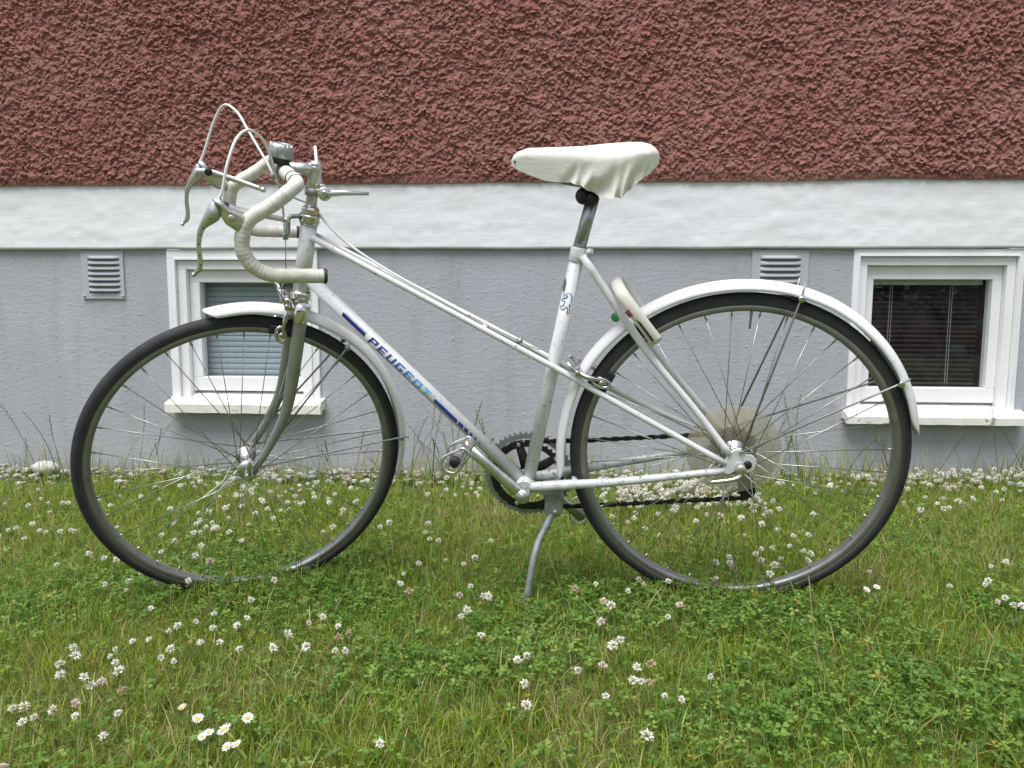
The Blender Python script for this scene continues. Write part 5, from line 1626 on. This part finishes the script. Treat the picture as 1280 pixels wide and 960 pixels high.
# ------------------------------------------------------------------ clover flowers, daisies
FLOWERS = [(-0.863,1.215,0.058,4),(-0.831,1.168,0.063,4),(-0.833,1.213,0.074,4),(-0.771,1.141,0.073,4),(-0.764,1.147,0.056,4),(-0.753,1.158,0.056,4),(-0.794,1.249,0.056,4),(-0.789,1.257,0.066,4),(-0.771,1.228,0.055,4),(-0.732,1.172,0.068,4),(-0.699,1.127,0.058,4),(-0.768,1.277,0.071,4),(-0.669,1.063,0.056,4),(-0.755,1.04,0.073,4),(-0.79,1.046,0.058,4),(-0.836,1.088,0.051,4),(-0.848,1.078,0.054,4),(-0.782,1.012,0.07,4),(-0.702,1.283,0.054,4),(-0.669,1.232,0.056,4),(-0.714,1.335,0.075,4),(-0.737,1.344,0.06,4),(-0.645,1.284,0.066,4),(-0.682,1.416,0.064,4),(-0.702,1.382,0.062,4),(-0.603,1.343,0.072,4),(-0.577,1.29,0.051,4),(-0.659,1.361,0.06,4),(-0.615,1.295,0.061,4),(-0.822,1.435,0.067,4),(-0.929,1.531,0.068,4),(-0.984,1.63,0.05,4),(-0.905,1.609,0.052,4),(-0.881,1.633,0.056,4),(-1.014,1.591,0.058,4),(-1.193,1.69,0.069,4),(-0.95,1.627,0.069,4),(-0.811,1.572,0.073,4),(-0.634,1.61,0.06,4),(-0.641,1.498,0.06,4),(-0.617,1.419,0.054,4),(-0.47,1.355,0.072,4),(-0.5,1.252,0.072,4),(-0.492,1.304,0.074,4),(-0.445,1.266,0.068,4),(-0.68,1.212,0.072,4),(-0.75,1.299,0.064,4),(-0.862,1.251,0.071,4),(-0.751,1.087,0.058,4),(-0.64,0.98,0.069,4),(-0.714,1.03,0.069,4),(-0.736,0.911,0.065,4),(-0.33,1.864,0.071,6),(-0.307,1.863,0.067,6),(-0.178,1.895,0.056,7),(-0.275,1.765,0.051,6),(-0.225,1.717,0.058,7),(-0.205,1.769,0.055,7),(-0.323,1.679,0.073,6),(-0.35,1.638,0.063,6),(-0.342,1.566,0.068,6),(-0.311,1.507,0.073,6),(-0.188,1.546,0.07,7),(-0.204,1.49,0.072,7),(-0.156,1.508,0.064,7),(-0.145,1.491,0.069,7),(-0.179,1.412,0.074,7),(-0.19,1.412,0.061,7),(-0.398,1.302,0.068,4),(-0.381,1.309,0.074,6),(-0.397,1.276,0.056,4),(-0.467,1.429,0.052,4),(-0.417,1.363,0.062,4),(-0.369,1.242,0.072,6),(-0.071,1.228,0.063,7),(-0.057,1.262,0.055,7),(-0.14,1.299,0.075,7),(-0.049,1.088,0.062,7),(-0.055,1.154,0.061,7),(0.123,1.027,0.052,7),(-0.246,0.984,0.061,6),(0.113,1.142,0.074,7),(0.128,1.164,0.061,7),(0.138,1.145,0.069,7),(0.147,1.198,0.073,7),(0.129,1.233,0.05,7),(0.07,1.203,0.067,7),(0.03,1.213,0.054,7),(0.238,1.177,0.063,7),(0.18,1.091,0.071,7),(0.16,1.123,0.059,7),(0.07,1.105,0.068,7),(0.077,1.398,0.057,7),(0.092,1.282,0.065,7),(0.106,1.298,0.068,7),(0.202,1.405,0.064,7),(0.234,1.478,0.058,7),(0.603,2.125,0.068,2),(0.584,2.147,0.053,2),(0.558,1.972,0.058,2),(0.568,1.877,0.07,2),(0.616,1.907,0.063,2),(0.509,1.843,0.052,2),(0.541,1.809,0.067,2),(0.555,1.754,0.073,2),(0.584,1.789,0.054,2),(0.491,1.704,0.073,2),(0.567,1.755,0.05,2),(0.466,1.658,0.074,2),(0.448,1.628,0.065,2),(0.692,2.117,0.056,2),(0.778,2.149,0.054,2),(0.762,2.318,0.061,2),(0.831,2.404,0.061,2),(0.849,2.344,0.063,2),(0.723,2.413,0.063,2),(1.009,2.598,0.052,2),(1.065,2.645,0.056,2),(0.857,2.412,0.07,2),(1.076,2.304,0.054,3),(1.053,2.181,0.067,3),(1.069,2.179,0.052,3),(1.065,2.142,0.066,3),(1.128,2.184,0.061,3),(1.129,2.224,0.063,3),(0.959,2.176,0.069,3),(0.992,2.147,0.058,3),(1.177,2.238,0.067,3),(1.255,2.344,0.073,3),(1.245,2.216,0.068,3),(1.373,2.531,0.065,3),(1.406,2.412,0.067,3),(1.344,2.306,0.072,3),(1.265,2.491,0.051,3),(1.271,2.428,0.075,3),(1.197,2.436,0.062,3),(1.122,2.38,0.072,3),(1.227,2.537,0.051,3),(1.062,2.39,0.057,3),(1.21,2.538,0.064,3),(1.307,2.627,0.064,3),(1.331,2.573,0.073,3),(1.432,2.612,0.058,3),(1.35,2.397,0.056,3),(1.283,2.318,0.066,3),(0.672,1.671,0.054,8),(0.914,1.649,0.073,8),(0.988,1.727,0.056,8),(0.879,1.602,0.05,8),(0.873,1.582,0.066,8),(0.797,1.581,0.056,8),(0.847,1.474,0.073,8),(0.873,1.489,0.053,8),(0.837,1.479,0.063,8),(0.868,1.455,0.065,8),(0.139,2.074,0.062,2),(0.181,2.06,0.052,2),(0.198,2.061,0.063,2),(0.271,2.13,0.053,2),(0.222,2.007,0.051,2),(0.244,1.88,0.073,2),(0.388,2.184,0.057,1),(0.412,2.191,0.052,1),(0.367,2.074,0.05,2),(0.392,2.056,0.072,2),(0.428,2.059,0.071,2),(0.471,2.177,0.069,1),(0.478,2.035,0.07,2),(0.55,2.204,0.057,2),(0.524,1.997,0.065,2),(0.456,1.893,0.068,2),(0.477,1.821,0.056,2),(0.448,1.752,0.068,2),(0.447,1.7,0.07,2),(0.386,1.744,0.063,2),(0.348,1.702,0.066,2),(0.387,1.737,0.051,2),(0.382,1.682,0.059,2),(0.333,1.621,0.058,2),(0.168,1.615,0.059,7),(0.172,1.549,0.073,7),(0.223,1.563,0.074,7),(0.218,1.655,0.051,7),(0.138,1.531,0.065,7),(0.031,1.568,0.055,7),(-0.006,1.724,0.066,7),(0.072,1.547,0.074,7),(0.086,1.506,0.054,7),(0.234,1.473,0.06,7),(0.1,1.473,0.059,7),(0.559,2.096,0.068,2),(-1.249,2.452,0.07,0),(-1.208,2.41,0.051,0),(-1.172,2.18,0.055,0),(-0.948,2.084,0.059,0),(-0.875,1.92,0.074,0),(-0.816,1.86,0.069,0),(-0.91,1.834,0.066,0),(-0.876,1.734,0.074,0),(-0.838,1.732,0.06,0),(-0.991,1.859,0.07,0),(-1.006,1.817,0.056,0),(-1.036,2.145,0.057,0),(-1.343,2.155,0.073,0),(-1.102,1.732,0.07,5),(-1.171,1.779,0.066,5),(-1.093,1.767,0.054,5),(-1.069,2.29,0.058,0),(-0.993,2.242,0.073,0),(-0.974,2.312,0.061,0),(-0.932,2.281,0.051,0),(-1.047,2.412,0.056,0),(-0.88,2.106,0.065,0),(-0.851,1.992,0.072,0),(-0.865,2.16,0.061,0),(-0.806,2.175,0.056,0),(-0.862,2.252,0.07,0),(-0.835,2.356,0.058,0),(-0.835,2.429,0.057,0),(-0.802,2.423,0.064,0),(-0.71,2.427,0.063,0),(-0.676,2.414,0.072,0),(-0.472,2.034,0.061,6),(-1.234,2.234,0.066,0),(-1.025,2.065,0.061,0),(-1.073,2.009,0.067,0),(-1.297,2.243,0.073,0),(-0.293,2.454,0.052,7),(-0.253,2.326,0.072,7),(-0.288,2.262,0.073,7),(-0.254,2.293,0.059,7),(-0.329,2.332,0.05,7),(-1.5,2.032,0.061,5),(-1.511,1.982,0.067,5),(-1.531,2.151,0.055,5),(-1.739,2.255,0.055,5),(-1.632,2.198,0.059,5),(-1.677,2.311,0.072,5),(0.495,2.335,0.065,1),(0.524,2.411,0.067,1),(0.358,2.36,0.065,1),(0.445,2.388,0.067,1),(0.467,2.343,0.061,1),(0.481,2.353,0.062,1),(0.278,2.313,0.053,1),(0.509,2.324,0.075,1),(0.49,2.259,0.054,1),(0.171,2.295,0.07,1),(0.375,2.21,0.066,1),(0.387,2.388,0.069,1),(0.31,2.345,0.063,1),(0.294,2.208,0.064,1),(0.254,2.408,0.059,1),(0.322,2.354,0.052,1),(0.489,2.317,0.066,1),(0.202,2.22,0.065,1),(0.305,2.324,0.058,1),(0.302,2.356,0.073,1),(0.376,2.246,0.073,1),(0.182,2.365,0.059,1),(0.259,2.406,0.062,1),(0.185,2.237,0.055,1),(0.473,2.348,0.068,1),(0.433,2.47,0.055,1),(0.488,2.356,0.058,1),(0.445,2.343,0.074,1),(0.265,2.405,0.054,1),(0.505,2.324,0.072,1),(0.294,2.21,0.064,1),(0.49,2.395,0.055,1),(0.22,2.246,0.07,1),(0.145,2.355,0.065,1),(0.443,2.211,0.069,1),(0.206,2.438,0.059,1),(0.431,2.337,0.058,1),(0.203,2.379,0.053,1),(0.129,2.335,0.053,1),(0.316,2.299,0.063,1),(0.135,2.323,0.06,1),(0.261,2.388,0.051,1),(0.242,2.344,0.055,1),(0.337,2.323,0.062,1),(0.13,2.436,0.051,1),(0.133,2.412,0.05,1),(0.31,2.4,0.067,1),(0.388,2.388,0.052,1),(0.31,2.335,0.06,1),(0.482,2.289,0.073,1),(0.144,2.447,0.052,1),(0.4,2.388,0.06,1),(0.423,2.372,0.055,1),(0.252,2.265,0.07,1),(0.179,2.382,0.063,1),(0.228,2.4,0.052,1),(0.463,2.248,0.069,1),(0.434,2.28,0.073,1),(0.103,2.355,0.07,1),(0.302,2.265,0.056,1),(0.247,2.289,0.075,1),(0.46,2.359,0.067,1),(0.414,2.34,0.059,1),(0.323,2.357,0.052,1),(0.313,2.415,0.063,1),(0.458,2.243,0.052,1),(0.463,2.41,0.053,1),(0.356,2.271,0.066,1),(0.121,2.255,0.069,1),(0.128,2.215,0.065,1),(0.191,2.216,0.061,1),(0.194,2.307,0.071,1),(0.416,2.161,0.071,1),(0.392,2.306,0.051,1),(0.257,2.269,0.068,1),(0.247,2.202,0.07,1),(0.428,2.36,0.065,1),(0.447,2.438,0.061,1),(1.449,2.516,0.069,3),(1.274,2.598,0.051,3),(1.394,2.509,0.073,3),(1.477,2.591,0.063,3),(1.265,2.586,0.065,3),(1.237,2.557,0.067,3),(1.388,2.514,0.062,3),(1.363,2.55,0.057,3),(1.501,2.58,0.056,3),(1.179,2.587,0.054,3),(1.158,2.594,0.05,3),(1.49,2.544,0.071,3),(1.506,2.614,0.074,3),(1.521,2.619,0.067,3),(1.483,2.634,0.058,3),(1.324,2.651,0.06,3),(1.121,2.496,0.07,3),(1.455,2.647,0.062,3),(1.4,2.631,0.06,3),(1.494,2.616,0.069,3),(-0.87,2.175,0.057,0),(-0.915,2.255,0.053,0),(-0.827,2.221,0.06,0),(-0.867,2.342,0.072,0),(-0.806,2.238,0.075,0),(-0.804,2.237,0.056,0),(-0.809,2.116,0.07,0),(-1.008,2.193,0.053,0),(-0.946,2.168,0.066,0),(-1.031,2.32,0.053,0),(-1.005,2.207,0.055,0),(-0.987,2.264,0.07,0),(-0.88,2.354,0.053,0),(-0.826,2.275,0.063,0),(-0.785,2.204,0.059,0),(-0.76,2.172,0.075,0)]
DAISIES = [(-0.57, 1.07), (-0.533, 1.042), (-0.481, 1.015), (-0.5, 1.007), (-0.504, 0.996), (-0.459, 1.046), (-0.457, 0.972), (-0.447, 0.978), (0.619, 1.549), (0.645, 1.564)]
def flower_mesh(kind, seed):
    """Clover head: a ball of small pointed florets; lower ones hang. Returns a mesh with its stem, base at 0."""
    r = np.random.default_rng(seed)
    R0 = 0.0072 * r.uniform(0.85, 1.15)
    V, T, C = [], [], []
    n = 38
    white = {'white': np.array((0.88, 0.87, 0.80)), 'pink': np.array((0.78, 0.66, 0.62)), 'old': np.array((0.52, 0.42, 0.28))}[kind]
    for i in range(n):
        t = (i + 0.5) / n
        ph = math.acos(1 - 1.75 * t); a = i * 2.39996 + r.normal(0, 0.15)
        d = np.array([math.sin(ph) * math.cos(a), math.sin(ph) * math.sin(a), math.cos(ph)]) + r.normal(0, 0.10, 3)
        if t > 0.72: d[2] -= 0.4
        d /= np.linalg.norm(d)
        s = np.cross(d, r.normal(size=3)); s /= np.linalg.norm(s)
        u = np.cross(d, s)
        b = d * R0 * 0.30; m1 = d * R0 * 0.85; e = d * R0 * r.uniform(0.95, 1.60)
        w = R0 * r.uniform(0.22, 0.36)
        k = len(V)
        V += [b, m1 + s * w, m1 - s * w, e + u * w * 0.5, m1 + u * w * 0.9]
        T += [[k, k + 1, k + 4], [k, k + 4, k + 2], [k + 1, k + 3, k + 4], [k + 4, k + 3, k + 2]]
        c = white * r.uniform(0.82, 1.08)
        if t > 0.7: c = c * np.array((0.92, 0.80, 0.66))
        g = np.array((0.45, 0.48, 0.25))
        C += [g, c, c, np.minimum(c * 1.06, 0.86), c]
    head_h = 0.0
    # stem reaching down 75 mm
    k = len(V); w = 0.0008
    cx, cy = r.normal(0, 0.006, 2)
    for z_, f in ((0.0, 0.0), (-0.035, 0.6), (-0.08, 1.0)):
        for q in range(3):
            V.append(np.array([cx * f + w * math.cos(q * 2.1), cy * f + w * math.sin(q * 2.1), z_])); C.append(np.array((0.12, 0.18, 0.05)))
    for l in range(2):
        for q in range(3):
            a, b = k + l * 3 + q, k + l * 3 + (q + 1) % 3
            T += [[a, b, b + 3], [a, b + 3, a + 3]]
    return np_mesh('clover_flower', np.array(V), np.array(T), 'petal', np.array(C))


FM = [flower_mesh('white', i) for i in range(6)] + [flower_mesh('pink', 20 + i) for i in range(3)] + [flower_mesh('old', 30 + i) for i in range(2)]
ZONES = [('white clover flower in the grass seen through the front wheel', 'clover flowers seen through the front wheel'),
         ('white clover flower in the crowded drift behind the chain', 'clover flowers in the drift behind the chain'),
         ('white clover flower in the grass seen through the rear wheel', 'clover flowers seen through the rear wheel'),
         ('white clover flower right of the rear wheel towards the plinth', 'clover flowers right of the rear wheel by the plinth'),
         ('white clover flower scattered in front of the front wheel', 'clover flowers in front of the front wheel'),
         ('white clover flower at the left edge beside the front wheel', 'clover flowers left of the front wheel'),
         ('white clover flower between the front wheel and the kickstand', 'clover flowers between front wheel and kickstand'),
         ('white clover flower around and in front of the kickstand foot', 'clover flowers around the kickstand'),
         ('white clover flower in the lawn in front of the rear wheel', 'clover flowers at the lower right')]
order = sorted(range(len(FLOWERS)), key=lambda i: FLOWERS[i][1] + (0.4 if FLOWERS[i][3] in (1, 3) else 0))
restV, restT, restC, nb = [], [], [], 0
MED = {zn: (np.median([f[0] for f in FLOWERS if f[3] == zn]), np.median([f[1] for f in FLOWERS if f[3] == zn])) for zn in range(9)}
for rank, i in enumerate(order):
    x, y, h, zn = FLOWERS[i]
    q = RNG.random()
    kind = 'white' if q < 0.84 else ('pinkish' if q < 0.94 else 'browning')
    me = FM[{'white': RNG.integers(0, 6), 'pinkish': 6 + RNG.integers(0, 3), 'browning': 9 + RNG.integers(0, 2)}[kind]]
    z = float(ground_z(x, y)) + h
    sc = RNG.uniform(0.62, 1.12)
    if rank < 296:
        o = link_mesh('clover_flower', me)
        o.location = (x, y, z); o.rotation_euler = (RNG.normal(0, 0.45), RNG.normal(0, 0.45), RNG.uniform(0, 6.28)); o.scale = (sc, sc * RNG.uniform(0.8, 1.0), sc * 0.85)
        where = ('near ' if y < MED[zn][1] else 'far ') + ('left ' if x < MED[zn][0] else 'right ')
        tag(o, (where + ZONES[zn][0].replace('white', kind, 1)), 'flower', where + kind + ' ' + ZONES[zn][1])
    else:
        nv = len(me.vertices); co_ = np.empty(nv * 3, np.float32); me.vertices.foreach_get('co', co_)
        fi = np.empty(len(me.polygons) * 3, np.int32); me.polygons.foreach_get('vertices', fi)
        cc = np.empty(nv * 4, np.float32); me.color_attributes['tint'].data.foreach_get('color', cc)
        restV.append(co_.reshape(-1, 3) * sc + (x, y, z)); restT.append(fi.reshape(-1, 3) + nb); restC.append(cc.reshape(-1, 4)[:, :3]); nb += nv
CLUST = [(RNG.uniform(-1.7, -0.1), RNG.uniform(1.95, 2.6)) for _ in range(14)] + [(RNG.uniform(0.8, 1.75), RNG.uniform(2.35, 2.64)) for _ in range(12)]
for j in range(390):                                        # the far drift by the plinth, too small and many to tell apart
    if j < 250: x, y = RNG.uniform(0.17, 0.62), RNG.triangular(2.12, 2.45, 2.64)
    elif j < 305: cx, cy = CLUST[14 + j % 12]; x, y = RNG.normal(cx, 0.06), min(2.66, RNG.normal(cy, 0.04))
    else: cx, cy = CLUST[j % 14]; x, y = RNG.normal(cx, 0.06), min(2.64, RNG.normal(cy, 0.05))
    me = FM[RNG.integers(0, 6) if RNG.random() < 0.85 else 6 + RNG.integers(0, 3)]; sc = RNG.uniform(0.6, 1.0)
    nv = len(me.vertices); co_ = np.empty(nv * 3, np.float32); me.vertices.foreach_get('co', co_)
    fi = np.empty(len(me.polygons) * 3, np.int32); me.polygons.foreach_get('vertices', fi)
    cc = np.empty(nv * 4, np.float32); me.color_attributes['tint'].data.foreach_get('color', cc)
    restV.append(co_.reshape(-1, 3) * sc + (x, y, float(ground_z(x, y)) + RNG.uniform(0.04, 0.065))); restT.append(fi.reshape(-1, 3) + nb); restC.append(cc.reshape(-1, 4)[:, :3]); nb += nv
rest = link_mesh('clover_blossom', np_mesh('clover_blossom', np.concatenate(restV), np.concatenate(restT), 'petal', np.concatenate(restC)))
tag(rest, 'mass of small white clover blossom near the foot of the plinth', 'flowers', kind='stuff')

DLAB = ['half-closed yellowed daisy, leftmost of the daisy cluster at the lower left', 'small white daisy just right of the yellowed daisy', 'largest open white daisy in the lower left cluster',
        'white daisy with tilted head just left of the largest daisy', 'small daisy lowest left beside the largest daisy', 'white daisy set apart to the right of the daisy cluster',
        'daisy below the largest one showing a pale yellow eye', 'tilted white daisy at the bottom right of the daisy cluster',
        'small daisy with yellow eye below the rear tyre at right', 'small white daisy beside the yellow-eyed one below the rear tyre']
for i, (x, y) in enumerate(DAISIES):
    z = float(ground_z(x, y)) + 0.06
    dz = empty('daisy', None, (x, y, z - 0.06))
    tag(dz, DLAB[i], 'flower', 'daisies in the lawn')
    r = np.random.default_rng(100 + i)
    size = [0.0075, 0.0095, 0.0118, 0.0085, 0.0070, 0.0090, 0.0080, 0.0085, 0.0080, 0.0075][i]
    V, T, C = [], [], []
    cup = 0.9 if i == 0 else r.uniform(0.10, 0.40)
    npet = 26
    for k in range(npet):
        a = 2 * math.pi * k / npet + r.normal(0, 0.06)
        d = np.array([math.cos(a), math.sin(a), 0]); s = np.array([-d[1], d[0], 0])
        lift = cup + r.normal(0, 0.10); ln_ = size * r.uniform(0.88, 1.08); w = size * 0.105
        b0 = len(V)
        V += [d * size * 0.25, d * ln_ * 0.7 + s * w + (0, 0, ln_ * lift * 0.5), d * ln_ * 0.7 - s * w + (0, 0, ln_ * lift * 0.5), d * ln_ + (0, 0, ln_ * lift * 0.75)]
        T += [[b0, b0 + 1, b0 + 2], [b0 + 1, b0 + 3, b0 + 2]]
        c = np.array((0.82, 0.81, 0.78)) if i else np.array((0.72, 0.66, 0.45))
        C += [c * 0.95, c, c, c * (0.98 if r.random() > 0.2 else 0.9)]
    V, C = np.array(V), np.array(C)
    tilt = Matrix.Rotation(r.uniform(0.15, 0.55), 3, 'X') @ Matrix.Rotation(r.normal(0, 0.25), 3, 'Y')
    tm = np.array(tilt)
    o = link_mesh('petals', np_mesh('petals', V @ tm.T + (0, 0, 0.06), np.array(T), 'petal', C), dz)
    ey = MB(); prof = [(0.0, size * 0.22), (size * 0.16, size * 0.19), (size * 0.28, size * 0.09), (size * 0.30, -size * 0.02)]
    ey.lathe(prof[::-1], Vector((0, 0, 0.06)), tilt @ Vector((0, 0, 1)), 14, caps=False)
    ey.build('eye', 'yellow_eye' if 'yellow_eye' in M else M.setdefault('yellow_eye', plain('daisy_eye', (0.62, 0.42, 0.035), 0.8, var=0.25, scale=500)), dz)
    MB().tube([(r.normal(0, 0.005), r.normal(0, 0.005), 0), (0, 0, 0.035), (0, 0, 0.0595)], 0.0009, 6).build('stem', M.setdefault('stem', plain('stem', (0.12, 0.18, 0.05), 0.6)), dz)

# ------------------------------------------------------------------ tall flowering grass stalks
def stalk_mesh(seed, h, spike):
    r = np.random.default_rng(seed)
    V, T, C = [], [], []
    lean, bow = r.uniform(0.05, 0.35), r.uniform(0.0, 0.35)
    pts = []
    for t in np.linspace(0, 1, 9):
        pts.append(np.array([h * (lean * t + bow * t * t), h * 0.1 * math.sin(t * 2 + seed), h * t * (1 - 0.12 * t)]))
    col = np.array([(0.13, 0.165, 0.05), (0.22, 0.21, 0.085), (0.09, 0.13, 0.038)][seed % 3])
    for i, p in enumerate(pts):
        w = 0.0013 * (1 - 0.5 * i / 8)
        for q in range(3):
            V.append(p + (w * math.cos(q * 2.1), w * math.sin(q * 2.1), 0)); C.append(col)
    for l in range(8):
        for q in range(3):
            a, b = l * 3 + q, l * 3 + (q + 1) % 3
            T += [[a, b, b + 3], [a, b + 3, a + 3]]
    for k in range(spike):
        t = 0.62 + 0.38 * k / spike
        i = min(7, int(t * 8)); f = t * 8 - i
        p = pts[i] * (1 - f) + pts[i + 1] * f
        d = pts[i + 1] - pts[i]; d /= np.linalg.norm(d)
        sd_ = np.array([d[2], 0, -d[0]]) * (1 if k % 2 else -1) + np.array([0, r.normal(0, 0.3), 0])
        tip = p + d * 0.010 + sd_ * 0.0045
        w = np.cross(d, sd_); w /= np.linalg.norm(w)
        b0 = len(V); c = (col * 1.25 + 0.02) * r.uniform(0.85, 1.2)
        m1 = p + d * 0.005 + sd_ * 0.0030
        V += [p, m1 + w * 0.0014, m1 - w * 0.0014, tip, m1 + sd_ * 0.0012]; C += [c] * 5
        T += [[b0, b0 + 1, b0 + 4], [b0, b0 + 4, b0 + 2], [b0 + 1, b0 + 3, b0 + 4], [b0 + 4, b0 + 3, b0 + 2]]
    return np_mesh('grass_stalk', np.array(V), np.array(T), 'stalk', np.array(C))


STK = [stalk_mesh(i, [0.20, 0.24, 0.16, 0.28, 0.18, 0.14][i], [12, 0, 16, 14, 0, 10][i]) for i in range(6)]
SPOTS = []
def stalks(n, x0, x1, y0, y1, lab, grp, hmul=1.0):
    for _ in range(n):
        x, y = RNG.uniform(x0, x1), RNG.uniform(y0, y1)
        o = link_mesh('grass_stalk', STK[RNG.integers(0, 6)])
        s = RNG.uniform(0.7, 1.15) * hmul
        o.location = (x, y, float(ground_z(x, y)) - 0.004); o.rotation_euler = (RNG.normal(0, 0.10), RNG.normal(0, 0.10), RNG.uniform(0, 6.28)); o.scale = (s, s, s)
        tag(o, lab, 'grass stalk', grp)


stalks(9, -2.0, -1.25, 2.60, 2.70, 'thin grass stalk against the plinth near the left vent and window', 'grass stalks at the plinth, left', 1.2)
stalks(10, -0.95, -0.62, 2.58, 2.70, 'thin grass stalk under the blue-blinded window behind the front wheel', 'grass stalks behind the front wheel', 1.2)
stalks(26, -0.60, -0.20, 2.58, 2.70, 'thin grass stalk against the plinth behind the down tube', 'grass stalks behind the down tube', 1.35)
stalks(20, 0.60, 1.00, 2.55, 2.70, 'thin grass stalk against the plinth seen through the rear wheel', 'grass stalks behind the rear wheel', 1.3)
stalks(18, 1.05, 1.62, 2.58, 2.70, 'thin grass stalk standing below the dark window', 'grass stalks under the dark window', 1.3)
stalks(8, 0.30, 0.75, 1.05, 1.45, 'pale seeding grass stalk leaning in the lawn at the lower right', 'grass stalks in the lawn, lower right', 0.75)
stalks(5, -0.20, 0.10, 1.30, 1.70, 'pale seeding grass stalk near the kickstand foot', 'grass stalks near the kickstand', 0.7)
stalks(6, -0.75, -0.25, 1.15, 1.55, 'pale seeding grass stalk in the lawn at the lower left', 'grass stalks in the lawn, lower left', 0.6)

# ------------------------------------------------------------------ across the street: what the window glass mirrors
def leaf_mass(x0, x1, y0, y1, z0, z1, n, seed, size):
    r = np.random.default_rng(seed)
    c = np.stack([r.uniform(x0, x1, n), r.uniform(y0, y1, n), r.uniform(z0, z1, n)], 1)
    topcut = z1 - (z1 - z0) * 0.25 * fbm(c[:, 0], c[:, 1], 2.0, 3, seed)
    c = c[c[:, 2] < topcut]; n = len(c)
    d1 = r.normal(size=(n, 3)); d1 /= np.linalg.norm(d1, axis=1)[:, None]
    d2 = np.cross(d1, r.normal(size=(n, 3))); d2 /= np.linalg.norm(d2, axis=1)[:, None]
    s = r.uniform(0.5, 1.0, (n, 1)) * size
    V = np.stack([c - d1 * s, c + d2 * s * 0.6, c + d1 * s, c - d2 * s * 0.6], 1).reshape(-1, 3)
    T = np.arange(n * 4).reshape(-1, 4)
    C = np.repeat(np.array([(0.035, 0.065, 0.02), (0.05, 0.085, 0.025), (0.028, 0.05, 0.018)])[r.integers(0, 3, n)], 4, 0)
    return V, T, C


V, T, C = leaf_mass(-24, 36, -20.0, -17.8, -0.8, 4.6, 34000, 3, 0.24)
hedge = link_mesh('hedge', np_mesh('hedge', V, T, 'clover', C))
tag(hedge, 'tall dark hedge across the street mirrored in the dark window', 'hedge', kind='stuff')

car = empty('parked_car', None, (7.15, -12.4, -0.79))
car.rotation_euler = (0, 0, math.pi)
tag(car, 'red parked car across the street mirrored in the dark window glass', 'car')
body = [(-2.1, 0.35), (-2.15, 0.62), (-2.05, 0.80), (-1.35, 0.90), (-0.75, 0.94), (0.95, 0.96), (1.75, 0.94), (2.05, 0.84), (2.12, 0.55), (2.08, 0.33), (1.72, 0.28),
        (1.62, 0.52), (1.35, 0.64), (1.08, 0.52), (0.98, 0.27), (-0.98, 0.27), (-1.08, 0.52), (-1.35, 0.64), (-1.62, 0.52), (-1.72, 0.28)]
M['car_red'] = plain('car_red', (0.45, 0.02, 0.025), 0.25, var=0.05, scale=3, coat=0.6)
M['car_glass'] = plain('car_glass', (0.06, 0.07, 0.075), 0.08, var=0.1, scale=3)
to_car = lambda u, v, w: Vector((u, w, v))
fix_normals(MB().plate(body, to_car, -0.82, 0.82, bevel=0.05).build('body', 'car_red', car))
cab = [(-0.85, 0.93), (-0.25, 1.36), (0.05, 1.42), (0.75, 1.40), (1.25, 1.18), (1.70, 0.95)]
fix_normals(MB().plate(cab, to_car, -0.68, 0.68, bevel=0.06).build('roof', 'car_red', car))
for s in (-1, 1):
    for q in ([(-0.66, 0.97), (-0.20, 1.31), (0.28, 1.35), (0.28, 0.98)], [(0.36, 0.98), (0.36, 1.35), (0.72, 1.33), (1.12, 1.15), (1.30, 0.98)]):
        fix_normals(MB().plate(q, to_car, 0.66 * s, 0.692 * s).build('side_window', 'car_glass', car))
    for x in (-1.35, 1.35):
        MB().lathe([(0.19, -0.10), (0.30, -0.10), (0.315, -0.06), (0.315, 0.06), (0.30, 0.10), (0.19, 0.10)], (x, 0.74 * s, 0.315), (0, 1, 0), 28).build('tyre', 'black', car)
        MB().lathe([(0.0, 0.02), (0.10, 0.03), (0.20, 0.01), (0.20, -0.02)], (x, 0.83 * s, 0.315), (0, s, 0), 24).build('wheel_cover', 'alloy', car)
